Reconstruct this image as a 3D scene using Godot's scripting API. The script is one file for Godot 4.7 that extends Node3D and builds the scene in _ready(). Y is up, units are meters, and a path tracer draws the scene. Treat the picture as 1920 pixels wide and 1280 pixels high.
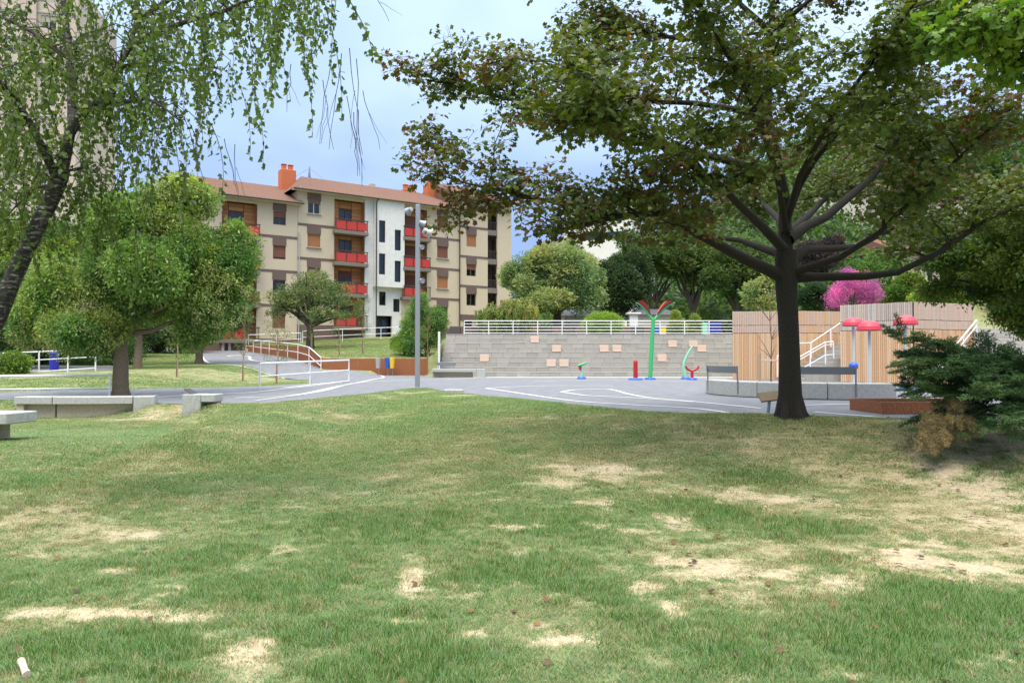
extends Node3D
# A neighbourhood park: worn lawn, painted asphalt plaza with water-play figures, stepped concrete seating, timber walls,
# a row of brick flats behind, birch and maple in front. World: plaza level y = 0, metres, looking along -z ("dep" = -z).

const F := 1387.0
const TILT := 0.02307
var rng := RandomNumberGenerator.new()
var used := {}
var M := {}
var noise_a := FastNoiseLite.new()
var noise_b := FastNoiseLite.new()
var noise_c := FastNoiseLite.new()

# ------------------------------------------------------------------ mesh building
class MB:
	var v := PackedVector3Array()
	var n := PackedVector3Array()
	var c := PackedColorArray()
	var uv := PackedVector2Array()
	var col := Color(1, 1, 1)
	func tri(a: Vector3, b: Vector3, d: Vector3, nn: Vector3) -> void:
		if (b - a).cross(d - a).dot(nn) > 0.0:
			v.append(a); v.append(d); v.append(b)
		else:
			v.append(a); v.append(b); v.append(d)
		for i in 3:
			n.append(nn); c.append(col); uv.append(Vector2.ZERO)
	func quad(a: Vector3, b: Vector3, d: Vector3, e: Vector3, nn: Vector3) -> void:
		tri(a, b, d, nn)
		tri(a, d, e, nn)
	func flat(a: Vector3, b: Vector3, d: Vector3) -> void:
		var nn := (d - a).cross(b - a)
		if nn.length_squared() > 1e-14:
			tri(a, b, d, nn.normalized())
	func smooth(a: Vector3, b: Vector3, d: Vector3, na: Vector3, nb: Vector3, nd: Vector3) -> void:
		if (b - a).cross(d - a).dot(na + nb + nd) > 0.0:
			v.append(a); v.append(d); v.append(b); n.append(na); n.append(nd); n.append(nb)
		else:
			v.append(a); v.append(b); v.append(d); n.append(na); n.append(nb); n.append(nd)
		for i in 3:
			c.append(col); uv.append(Vector2.ZERO)
	func box(at: Vector3, size: Vector3, bev := 0.0, basis := Basis.IDENTITY) -> void:
		var h := size * 0.5
		var b := minf(bev, minf(h.x, minf(h.y, h.z)) * 0.45)
		var ax := [Vector3.RIGHT, Vector3.UP, Vector3.BACK]
		for k in 3:
			var i := (k + 1) % 3
			var j := (k + 2) % 3
			for s in [-1.0, 1.0]:
				var p := []
				for q in [[-1.0, -1.0], [1.0, -1.0], [1.0, 1.0], [-1.0, 1.0]]:
					var w := Vector3.ZERO
					w[k] = s * h[k]; w[i] = q[0] * (h[i] - b); w[j] = q[1] * (h[j] - b)
					p.append(at + basis * w)
				quad(p[0], p[1], p[2], p[3], basis * (ax[k] * s))
		if b <= 0.0:
			return
		for k in 3:
			var i := (k + 1) % 3
			var j := (k + 2) % 3
			for si in [-1.0, 1.0]:
				for sj in [-1.0, 1.0]:
					var p := []
					for q in [[-1.0, 0], [1.0, 0], [1.0, 1], [-1.0, 1]]:
						var w := Vector3.ZERO
						w[k] = q[0] * (h[k] - b)
						w[i] = si * (h[i] - (b if q[1] == 0 else 0.0)); w[j] = sj * (h[j] - (0.0 if q[1] == 0 else b))
						p.append(at + basis * w)
					var nn := Vector3.ZERO
					nn[i] = si; nn[j] = sj
					quad(p[0], p[1], p[2], p[3], (basis * nn).normalized())
		for sx in [-1.0, 1.0]:
			for sy in [-1.0, 1.0]:
				for sz in [-1.0, 1.0]:
					var s := Vector3(sx, sy, sz)
					tri(at + basis * (s * Vector3(h.x, h.y - b, h.z - b)), at + basis * (s * Vector3(h.x - b, h.y, h.z - b)), at + basis * (s * Vector3(h.x - b, h.y - b, h.z)), (basis * s).normalized())
	func tube(pts: Array, rad: Array, sides := 8, cap := true) -> void:
		var last_p := []
		var last_n := []
		var side := Vector3.ZERO
		for i in pts.size():
			var p: Vector3 = pts[i]
			var t: Vector3 = (pts[mini(i + 1, pts.size() - 1)] - pts[maxi(i - 1, 0)])
			t = t.normalized() if t.length() > 1e-6 else Vector3.UP
			if side == Vector3.ZERO:
				side = t.cross(Vector3.FORWARD if absf(t.z) < 0.8 else Vector3.RIGHT).normalized()
			side = (side - t * side.dot(t)).normalized()
			var up := t.cross(side)
			var ring := []
			var nor := []
			for k in sides:
				var a := TAU * k / sides
				var o := side * cos(a) + up * sin(a)
				ring.append(p + o * rad[i]); nor.append(o)
			if i > 0:
				for k in sides:
					var l := (k + 1) % sides
					smooth(last_p[k], last_p[l], ring[l], last_n[k], last_n[l], nor[l])
					smooth(last_p[k], ring[l], ring[k], last_n[k], nor[l], nor[k])
			if cap and (i == 0 or i == pts.size() - 1) and rad[i] > 0.001:
				for k in sides:
					tri(p, ring[k], ring[(k + 1) % sides], -t if i == 0 else t)
			last_p = ring
			last_n = nor
	func lathe(at: Vector3, prof: Array, sides := 16) -> void:
		for i in prof.size() - 1:
			var a: Vector2 = prof[i]
			var b: Vector2 = prof[i + 1]
			var d := (b - a).normalized()
			var nn := Vector2(d.y, -d.x)
			for k in sides:
				var e0 := TAU * k / sides
				var e1 := TAU * (k + 1) / sides
				var r0 := Vector3(cos(e0), 0, sin(e0))
				var r1 := Vector3(cos(e1), 0, sin(e1))
				var p := [at + r0 * a.x + Vector3.UP * a.y, at + r1 * a.x + Vector3.UP * a.y, at + r1 * b.x + Vector3.UP * b.y, at + r0 * b.x + Vector3.UP * b.y]
				var n0 := (r0 * nn.x + Vector3.UP * nn.y)
				var n1 := (r1 * nn.x + Vector3.UP * nn.y)
				smooth(p[0], p[1], p[2], n0, n1, n1)
				smooth(p[0], p[2], p[3], n0, n1, n0)
	func mesh(colors := false, uvs := false) -> ArrayMesh:
		var a := []
		a.resize(Mesh.ARRAY_MAX)
		a[Mesh.ARRAY_VERTEX] = v
		a[Mesh.ARRAY_NORMAL] = n
		if colors:
			a[Mesh.ARRAY_COLOR] = c
		if uvs:
			a[Mesh.ARRAY_TEX_UV] = uv
		var m := ArrayMesh.new()
		m.add_surface_from_arrays(Mesh.PRIMITIVE_TRIANGLES, a)
		return m

func numbered(called: String) -> String:
	var k: int = used.get(called, 0)
	used[called] = k + 1
	return called if k == 0 else "%s_%03d" % [called, k]

func tag(o: Node, label := "", category := "", group := "", kind := "") -> Node:
	if label: o.set_meta("label", label)
	if category: o.set_meta("category", category)
	if group: o.set_meta("group", group)
	if kind: o.set_meta("kind", kind)
	return o

func thing(called: String, label: String, category: String, at := Vector3.ZERO, turn := 0.0, group := "") -> Node3D:
	var o := Node3D.new()
	o.name = numbered(called)
	add_child(o)
	o.position = at
	o.rotation.y = turn
	tag(o, label, category, group)
	return o

func part(called: String, what, m: Material, parent: Node, at := Vector3.ZERO, colors := false) -> MeshInstance3D:
	var o := MeshInstance3D.new()
	o.name = called
	o.mesh = what.mesh(colors) if what is MB else what
	o.material_override = m
	parent.add_child(o, true)
	o.position = at
	return o

func solo(called: String, what, m: Material, label: String, category: String, at := Vector3.ZERO, group := "") -> MeshInstance3D:
	var o := part(numbered(called), what, m, self, at)
	tag(o, label, category, group)
	return o

func struct(called: String, what, m: Material, colors := false) -> MeshInstance3D:
	var o := part(called, what, m, self, Vector3.ZERO, colors)
	o.set_meta("kind", "structure")
	return o

# ------------------------------------------------------------------ materials (colours below are linear reflectances)
func srgb(c: Color) -> Color:
	var o := c.linear_to_srgb()
	o.a = c.a
	return o

func mat(c: Color, rough := 0.85, metal := 0.0) -> StandardMaterial3D:
	var m := StandardMaterial3D.new()
	m.albedo_color = srgb(c)
	m.roughness = rough
	m.metallic = metal
	return m

func noisy(c1: Color, c2: Color, scale: float, rough := 0.9, freq := 0.03, bump := 0.0, stretch := Vector3.ONE, local := false, seed := 1, oct := 5) -> StandardMaterial3D:
	var m := StandardMaterial3D.new()
	var fn := FastNoiseLite.new()
	fn.noise_type = FastNoiseLite.TYPE_SIMPLEX_SMOOTH
	fn.seed = seed
	fn.frequency = freq
	fn.fractal_octaves = oct
	var t := NoiseTexture2D.new()
	t.width = 512; t.height = 512
	t.seamless = true
	t.noise = fn
	var g := Gradient.new()
	g.set_color(0, srgb(c1)); g.set_color(1, srgb(c2))
	g.set_offset(0, 0.15); g.set_offset(1, 0.85)
	t.color_ramp = g
	m.albedo_texture = t
	m.uv1_triplanar = true
	m.uv1_world_triplanar = not local
	m.uv1_scale = stretch / scale
	m.roughness = rough
	if bump > 0.0:
		var hb := NoiseTexture2D.new()
		hb.width = 512; hb.height = 512
		hb.seamless = true
		hb.noise = fn
		m.heightmap_enabled = true
		m.heightmap_texture = hb
		m.heightmap_scale = bump
	return m

func leaf_mat(through: Color, rough := 0.55) -> StandardMaterial3D:
	var m := StandardMaterial3D.new()
	m.albedo_color = Color.WHITE
	m.vertex_color_use_as_albedo = true
	m.roughness = rough
	m.cull_mode = BaseMaterial3D.CULL_DISABLED
	m.backlight_enabled = true
	m.backlight = srgb(through)
	return m

# ------------------------------------------------------------------ where things stand
func spot(u: float, v: float, dep: float) -> Vector3:   # bearing and height read with the surveying lens, and a distance in metres
	var y := (640.0 - v) / F
	var c := cos(atan(TILT))
	var s := sin(atan(TILT))
	var d := Vector3((u - 960.0) / F, y * c + s, y * s - c)
	return Vector3(0, 1.0, 0) + d * (dep / -d.z)

func lerp_list(a: Array, x: float) -> float:
	if x <= a[0][0]: return a[0][1]
	for i in a.size() - 1:
		if x <= a[i + 1][0]:
			return lerpf(a[i][1], a[i + 1][1], (x - a[i][0]) / (a[i + 1][0] - a[i][0]))
	return a[-1][1]

const EDGE := [[-40.0, 21.5], [-20.0, 20.6], [-13.0, 19.9], [-9.3, 18.6], [-7.4, 17.4], [-6.3, 16.7], [-5.4, 16.4], [-4.65, 18.8], [-3.9, 21.4], [-3.3, 24.6], [-2.9, 24.7], [-2.2, 22.6], [-0.86, 19.9], [0.5, 17.6], [1.9, 14.8], [3.1, 12.9], [4.5, 12.2], [6.2, 11.4], [10.0, 10.7], [16.0, 10.0], [40.0, 8.0]]

func height(x: float, dep: float) -> float:
	var e := lerp_list(EDGE, x)
	var left_low := -0.12 * smoothstep(-5.0, -9.0, x)
	if dep < e:
		var start := lerpf(lerpf(6.5, e - 1.0, smoothstep(-5.0, -6.4, x)), e - 3.4, smoothstep(1.0, 4.5, x))
		var floor_y := lerpf(-0.6, lerpf(-0.28, -0.43, smoothstep(11.0, 15.5, dep)), smoothstep(-3.5, -7.5, x) * smoothstep(5.0, 10.0, dep))
		var t := clampf((dep - start) / (e - start), 0.0, 1.0)
		var h := lerpf(floor_y, left_low + 0.012, t * t * (3.0 - 2.0 * t))
		h += 0.16 * smoothstep(1.6, 0.0, absf(e - 0.7 - dep)) * smoothstep(2.2, 4.0, x) * smoothstep(8.5, 6.0, x) * 0.6
		h += noise_a.get_noise_2d(x * 9.0, dep * 9.0) * 0.05 * smoothstep(0.0, 1.5, e - dep)
		return h
	var ramp := dep + (-x - 11.0) * 0.6 - 43.0
	var by_path := lerp_list([[-8.0, 0.0], [4.0, 0.5], [26.0, 1.65], [60.0, 2.2]], ramp)
	var by_side := lerp_list([[20.0, -0.12], [22.5, -0.05], [28.0, 0.42], [43.0, 0.72], [62.0, 1.75], [100.0, 2.0]], dep)
	var h := lerpf(by_path if x < -8.0 else 0.0, by_side, smoothstep(-10.5, -15.0, x))
	if dep < 24.0:
		h += left_low * smoothstep(24.0, 19.0, dep) * smoothstep(-15.0, -12.0, x)
	# grass bank behind the rusty steel wall
	var q := (x + 11.0) * 0.835 + (dep - 43.3) * 0.551
	var bank := minf(q, dep - 43.5)
	var bank_y := 1.0 + clampf((dep - 44.0) / 22.0, 0.0, 1.0) * 1.95 - 0.25 * smoothstep(-10.0, -20.0, x)
	h = lerpf(h, bank_y, smoothstep(0.25, 0.9, bank) if x < -4.3 else 0.0)
	if x > -4.9:
		var up := 2.38 + 0.008 * maxf(dep - 44.0, 0.0)
		var r := 0.0
		if x < 13.3:
			r = (clampf((dep - 40.0) / 4.4, 0.0, 1.0) * 0.8) if dep < 44.4 else 1.0
			r = maxf(r, smoothstep(44.0, 44.6, dep)) if dep > 44.0 else r
		elif x < 18.9:
			r = smoothstep(35.5, 36.3, dep)
		else:
			r = clampf((dep - 29.0) / 5.5, 0.0, 1.0)
			up -= 0.25 if r < 1.0 else 0.0
		var plateau := lerpf(0.0, up, r)
		h = plateau if x > -4.0 else lerpf(h, plateau, smoothstep(-4.9, -4.0, x))
	# wooded hillside
	h += 48.0 * smoothstep(8.0, 80.0, x - (dep - 70.0) * 0.03) * smoothstep(62.0, 190.0, dep)
	return h

func ground(u: float, dep: float) -> Vector3:
	var x := (u - 960.0) / F * dep
	return Vector3(x, height(x, dep), -dep)

# ------------------------------------------------------------------ vegetation
func leaf(mb: MB, at: Vector3, along: Vector3, nor: Vector3, length: float, width: float, shape: int) -> void:
	var side := along.cross(nor).normalized()
	var up := side.cross(along).normalized()
	if shape == 0:   # folded diamond
		var tip := at + along * length - up * length * 0.12
		var mid := at + along * length * 0.45
		mb.flat(at, mid + side * width * 0.5 + up * width * 0.12, tip)
		mb.flat(at, tip, mid - side * width * 0.5 + up * width * 0.12)
	elif shape == 1:   # five-lobed maple leaf
		var c := at + along * length * 0.28
		var out := []
		for k in 11:
			var a := (k - 5) / 5.0 * 2.45
			var r: float = length * ([0.34, 0.24, 0.5, 0.25, 0.62, 0.3, 0.62, 0.25, 0.5, 0.24, 0.34][k] if k != 5 else 0.3)
			if k == 5: r = length * 0.72
			if k == 4 or k == 6: r = length * 0.47
			if k == 3 or k == 7: r = length * 0.62
			if k == 2 or k == 8: r = length * 0.40
			if k == 1 or k == 9: r = length * 0.46
			out.append(c + along * cos(a) * r + side * sin(a) * r * width - up * r * 0.18)
		for k in 10:
			mb.flat(c, out[k], out[k + 1])
	else:   # birch: broad triangle with a drawn-out tip
		var w := at + along * length * 0.3
		mb.flat(at, w + side * width * 0.5, at + along * length)
		mb.flat(at, at + along * length, w - side * width * 0.5)

func rand_dir(r: RandomNumberGenerator) -> Vector3:
	var z := r.randf_range(-1, 1)
	var a := r.randf_range(0, TAU)
	var s := sqrt(1.0 - z * z)
	return Vector3(s * cos(a), z, s * sin(a))

func clump(seed: int, count: int, radius: Vector3, length: float, width: float, shape := 0, droop := 0.0, flatness := 0.0, twig := true) -> ArrayMesh:
	var r := RandomNumberGenerator.new()
	r.seed = seed
	var mb := MB.new()
	for i in count:
		var p := rand_dir(r) * pow(r.randf(), 0.4) * radius
		var along := (p.normalized() + rand_dir(r) * 0.8 + Vector3.DOWN * droop).normalized()
		var nor := (Vector3.UP * (0.4 + flatness) + rand_dir(r) * (1.0 - flatness * 0.6)).normalized()
		var l := length * r.randf_range(0.7, 1.2)
		var b := r.randf_range(0.75, 1.25)
		mb.col = Color(b * r.randf_range(0.9, 1.1), b, b * r.randf_range(0.85, 1.1))
		leaf(mb, p, along, nor, l, width * (l / length) if shape != 1 else 1.0, shape)
	if twig:
		mb.col = Color(0.6, 0.5, 0.4)
		for i in 3:
			var p := rand_dir(r) * radius * 0.8
			mb.tube([Vector3.ZERO, p * 0.5 + Vector3.UP * 0.02, p], [length * 0.05, length * 0.035, length * 0.02], 3, false)
	return mb.mesh(true)

func copies(called: String, mesh: Mesh, m: Material, where: Array, tints: PackedColorArray, parent: Node) -> MultiMeshInstance3D:
	var mm := MultiMesh.new()
	mm.transform_format = MultiMesh.TRANSFORM_3D
	mm.use_colors = true
	mm.mesh = mesh
	mm.instance_count = where.size()
	var b := PackedFloat32Array()
	b.resize(where.size() * 16)
	for i in where.size():
		var t: Transform3D = where[i]
		var o := i * 16
		b[o] = t.basis.x.x; b[o + 1] = t.basis.y.x; b[o + 2] = t.basis.z.x; b[o + 3] = t.origin.x
		b[o + 4] = t.basis.x.y; b[o + 5] = t.basis.y.y; b[o + 6] = t.basis.z.y; b[o + 7] = t.origin.y
		b[o + 8] = t.basis.x.z; b[o + 9] = t.basis.y.z; b[o + 10] = t.basis.z.z; b[o + 11] = t.origin.z
		var c := tints[i]
		b[o + 12] = c.r; b[o + 13] = c.g; b[o + 14] = c.b; b[o + 15] = 1.0
	mm.buffer = b
	var o := MultiMeshInstance3D.new()
	o.name = called
	o.multimesh = mm
	o.material_override = m
	parent.add_child(o, true)
	o.set_meta("kind", "stuff")
	return o

func blend_tint(r: RandomNumberGenerator, cols: Array) -> Color:
	var a: Color = cols[r.randi() % cols.size()]
	var b: Color = cols[r.randi() % cols.size()]
	var k := r.randf_range(0.8, 1.2)
	var c := a.lerp(b, r.randf() * 0.6)
	return Color(c.r * k, c.g * k, c.b * k)

# lobes: [centre, radii] relative to the tree's base; clumps sit through the outer half of each lobe
func crown(parent: Node, lobes: Array, count: int, mesh: Mesh, m: Material, cols: Array, seed: int, size := 1.0, inner := 0.55, hang := 0.0, split := 7) -> void:
	var r := RandomNumberGenerator.new()
	r.seed = seed
	var vol := 0.0
	var cum := []
	var tone := []
	if split > 0:
		var fine := []
		for l in lobes:
			for k in split:
				var d := rand_dir(r)
				var q := r.randf_range(0.38, 0.6)
				fine.append([l[0] + d * l[1] * (1.02 - q) * r.randf_range(0.85, 1.1), l[1] * q])
		lobes = fine
	for l in lobes:
		tone.append(r.randf_range(0.74, 1.32))
		vol += pow(l[1].x * l[1].y * l[1].z, 0.667)
		cum.append(vol)
	var where := []
	var tints := PackedColorArray()
	for i in count:
		var pick := r.randf() * vol
		var k := 0
		while cum[k] < pick: k += 1
		var d := rand_dir(r)
		var rad := lerpf(inner, 1.0, pow(r.randf(), 0.6)) * (1.0 + 0.13 * noise_b.get_noise_3dv(d * 130.0 + Vector3.ONE * (seed + k * 7)))
		var p: Vector3 = lobes[k][0] + d * lobes[k][1] * rad
		var tilt := (Vector3.UP + d * 0.6 + rand_dir(r) * 0.35).normalized()
		if hang > 0.0:
			tilt = (Vector3.UP + rand_dir(r) * 0.25).normalized()
		var fx := tilt.cross(rand_dir(r)).normalized()
		var s := size * r.randf_range(0.75, 1.3)
		where.append(Transform3D(Basis(fx * s, tilt * s, fx.cross(tilt) * s), p))
		var tc := blend_tint(r, cols)
		tints.append(Color(tc.r * tone[k] * tone[k], tc.g * tone[k], tc.b * tone[k]))
	copies("crown", mesh, m, where, tints, parent)

func bent(a: Vector3, b: Vector3, r: RandomNumberGenerator, wob := 0.1, n := 5, sag := 0.0) -> Array:
	var out := []
	var len := a.distance_to(b)
	for i in n + 1:
		var t := float(i) / n
		var w := sin(t * PI) * wob * len
		out.append(a.lerp(b, t) + rand_dir(r) * w * 0.4 + Vector3.UP * sin(t * PI) * sag * len)
	return out

func taper(a: float, b: float, n: int) -> Array:
	var out := []
	for i in n + 1:
		out.append(lerpf(a, b, pow(float(i) / n, 0.8)))
	return out

# a whole tree: trunk, limbs to each lobe, crown
func tree(called: String, label: String, group: String, at: Vector3, trunk_top: float, rad: float, lobes: Array, count: int, mesh: Mesh, m: Material, cols: Array, seed: int, size := 1.0, bark := "bark", inner := 0.55, forks := 0, hang := 0.0, category := "tree", split := 7) -> Node3D:
	var t := thing(called, label, category, at, 0.0, group)
	var r := RandomNumberGenerator.new()
	r.seed = seed
	var mb := MB.new()
	var top := Vector3(r.randf_range(-0.1, 0.1) * trunk_top * 0.3, trunk_top, r.randf_range(-0.1, 0.1))
	var pts := bent(Vector3(0, -0.15, 0), top, r, 0.03, 6)
	var rr := taper(rad * 1.25, rad * 0.75, 6)
	rr[0] = rad * 1.7
	rr[1] = rad * 1.1
	mb.tube(pts, rr, 10)
	for l in lobes:
		for k in 1 + forks:
			var to: Vector3 = l[0] + rand_dir(r) * l[1] * (0.25 if k == 0 else 0.7)
			var from: Vector3 = pts[pts.size() - 1 - (r.randi() % 2)]
			mb.tube(bent(from, to, r, 0.12, 5, 0.04), taper(rad * 0.5, rad * 0.12, 5), 6, false)
	part("trunk", mb, M[bark], t)
	crown(t, lobes, count, mesh, m, cols, seed + 5, size, inner, hang, split)
	return t

# ------------------------------------------------------------------ ground
const LX0 := -22.0
const LX1 := 18.0
const LD0 := 0.6
const LD1 := 25.2
const TW := 1536
const TH := 944
var bare := PackedFloat32Array()
var dry := PackedFloat32Array()
var lush := PackedFloat32Array()

func stamp(into: PackedFloat32Array, u: float, v: float, ru: float, rv: float, strength: float) -> void:
	# a worn patch seen at that bearing: foot-print on the lawn in metres
	var dep := 1.6 * F / (v - 672.0)
	for k in 6:
		var g := height((u - 960.0) / F * dep, dep)
		dep = (1.0 - g) * F / (v - 672.0)
	var x := (u - 960.0) / F * dep
	var rx := ru / F * dep
	var rd := rv / F * dep * dep / 1.5
	var sx := TW / (LX1 - LX0)
	var sd := TH / (LD1 - LD0)
	for j in range(maxi(0, int((dep - rd * 2.0 - LD0) * sd)), mini(TH, int((dep + rd * 2.0 - LD0) * sd) + 1)):
		for i in range(maxi(0, int((x - rx * 2.0 - LX0) * sx)), mini(TW, int((x + rx * 2.0 - LX0) * sx) + 1)):
			var px := (i / sx + LX0 - x) / rx
			var pd := (j / sd + LD0 - dep) / rd
			var q := sqrt(px * px + pd * pd) * 0.95 + noise_b.get_noise_2d(i * 2.6, j * 4.2) * 1.0 + noise_c.get_noise_2d(i * 4.0, j * 6.0) * 0.6
			var w := strength * clampf((1.25 - q) * 1.3, 0.0, 1.0)
			var o := j * TW + i
			into[o] = maxf(into[o], w)

func lawn_maps() -> void:
	bare.resize(TW * TH)
	dry.resize(TW * TH)
	lush.resize(TW * TH)
	for p in [[300, 1225, 150, 50, 1.0], [120, 1215, 130, 30, 0.7], [640, 1180, 160, 40, 0.7], [760, 1230, 150, 50, 0.9], [1350, 1190, 200, 50, 0.8], [1750, 1130, 200, 50, 1.0], [1600, 1180, 200, 60, 0.9], [1000, 1060, 110, 22, 0.8], [870, 1060, 80, 30, 0.8], [1330, 960, 110, 22, 0.9], [1500, 985, 100, 22, 0.9], [1050, 985, 120, 22, 0.6], [520, 1090, 200, 40, 0.6], [350, 1050, 120, 26, 0.6], [740, 980, 160, 26, 0.7], [1560, 1045, 60, 14, 0.7], [400, 860, 200, 26, 0.5], [1440, 900, 80, 9, 0.7], [120, 1100, 150, 26, 0.5], [250, 920, 200, 26, 0.5], [1100, 1100, 120, 30, 0.7]]:
		stamp(lush, p[0], p[1], p[2], p[3], p[4])
	for p in [[60, 1150, 75, 9, 0.95], [185, 1150, 130, 10, 1.0], [330, 1160, 70, 12, 0.95], [395, 1190, 40, 16, 0.8], [450, 1222, 50, 28, 1.0], [470, 1262, 40, 20, 0.7], [775, 1085, 26, 26, 0.95], [740, 1163, 60, 8, 0.9], [880, 1186, 30, 9, 0.95], [1020, 1195, 45, 14, 0.95], [1085, 1193, 35, 10, 0.9], [1255, 1140, 32, 20, 0.95], [1200, 1105, 40, 14, 0.95], [960, 988, 40, 6, 0.9], [1000, 982, 16, 5, 0.8], [1265, 975, 42, 12, 0.9], [1110, 985, 40, 6, 0.8], [1180, 995, 22, 6, 0.7], [975, 1037, 26, 8, 0.8], [880, 1115, 26, 6, 0.8], [1030, 1115, 30, 6, 0.8],
			[1090, 1125, 26, 8, 0.7], [1330, 1065, 90, 22, 0.85], [1450, 1080, 60, 16, 0.75], [1560, 1092, 75, 18, 1.0], [1700, 1045, 90, 18, 1.0], [1830, 1068, 110, 14, 1.0], [1480, 934, 85, 8, 0.85], [1380, 925, 70, 8, 0.7], [1850, 925, 90, 34, 0.9], [1900, 985, 70, 24, 0.85], [1820, 880, 90, 20, 0.75], [1130, 880, 80, 10, 0.85], [1040, 905, 60, 8, 0.6], [250, 1003, 60, 6, 0.85], [150, 1085, 30, 6, 0.6], [215, 1068, 40, 8, 0.8], [345, 1110, 18, 12, 0.6], [520, 978, 22, 3, 0.7], [575, 915, 30, 6, 0.6], [650, 1100, 16, 7, 0.5], [1150, 1255, 30, 16, 0.5], [1240, 1240, 26, 12, 0.5], [30, 1040, 50, 8, 0.5],
			[870, 741, 45, 3, 1.0], [780, 737, 50, 3, 0.9], [690, 744, 60, 3, 0.5], [230, 781, 75, 3.5, 0.95], [120, 786, 70, 4, 0.6], [345, 768, 40, 3, 0.8], [30, 820, 40, 4, 0.8], [560, 802, 50, 4, 0.5], [1400, 1120, 40, 12, 0.5], [60, 1255, 30, 10, 0.5]]:
		stamp(bare, p[0], p[1], p[2], p[3], p[4])
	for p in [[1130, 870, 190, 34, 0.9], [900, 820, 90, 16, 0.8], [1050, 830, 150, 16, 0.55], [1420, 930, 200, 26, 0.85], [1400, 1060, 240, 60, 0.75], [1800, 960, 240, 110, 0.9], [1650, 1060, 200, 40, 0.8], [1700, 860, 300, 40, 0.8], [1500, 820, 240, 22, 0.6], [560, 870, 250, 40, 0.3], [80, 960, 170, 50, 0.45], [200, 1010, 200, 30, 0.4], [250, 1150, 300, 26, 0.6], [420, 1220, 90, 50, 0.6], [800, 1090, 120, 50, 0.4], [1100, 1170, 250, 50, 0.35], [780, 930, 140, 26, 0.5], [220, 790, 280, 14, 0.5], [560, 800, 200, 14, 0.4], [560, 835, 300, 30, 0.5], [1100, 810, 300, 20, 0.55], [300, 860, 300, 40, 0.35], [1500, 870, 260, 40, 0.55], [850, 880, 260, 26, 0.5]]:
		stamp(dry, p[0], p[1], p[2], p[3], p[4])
	for j in TH:
		for i in TW:
			var o := j * TW + i
			var nb := noise_b.get_noise_2d(i * 1.1, j * 1.6) + 0.7 * noise_c.get_noise_2d(i * 2.4, j * 3.6)
			bare[o] = maxf(bare[o], clampf((nb - 0.43) * 3.0, 0.0, 0.75))
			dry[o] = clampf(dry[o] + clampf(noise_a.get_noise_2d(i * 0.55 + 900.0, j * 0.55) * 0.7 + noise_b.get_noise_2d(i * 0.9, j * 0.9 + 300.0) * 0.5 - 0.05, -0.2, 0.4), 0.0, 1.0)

func map_at(a: PackedFloat32Array, x: float, dep: float) -> float:
	var i := int((x - LX0) / (LX1 - LX0) * TW)
	var j := int((dep - LD0) / (LD1 - LD0) * TH)
	return a[j * TW + i] if i >= 0 and i < TW and j >= 0 and j < TH else 0.3

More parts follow.
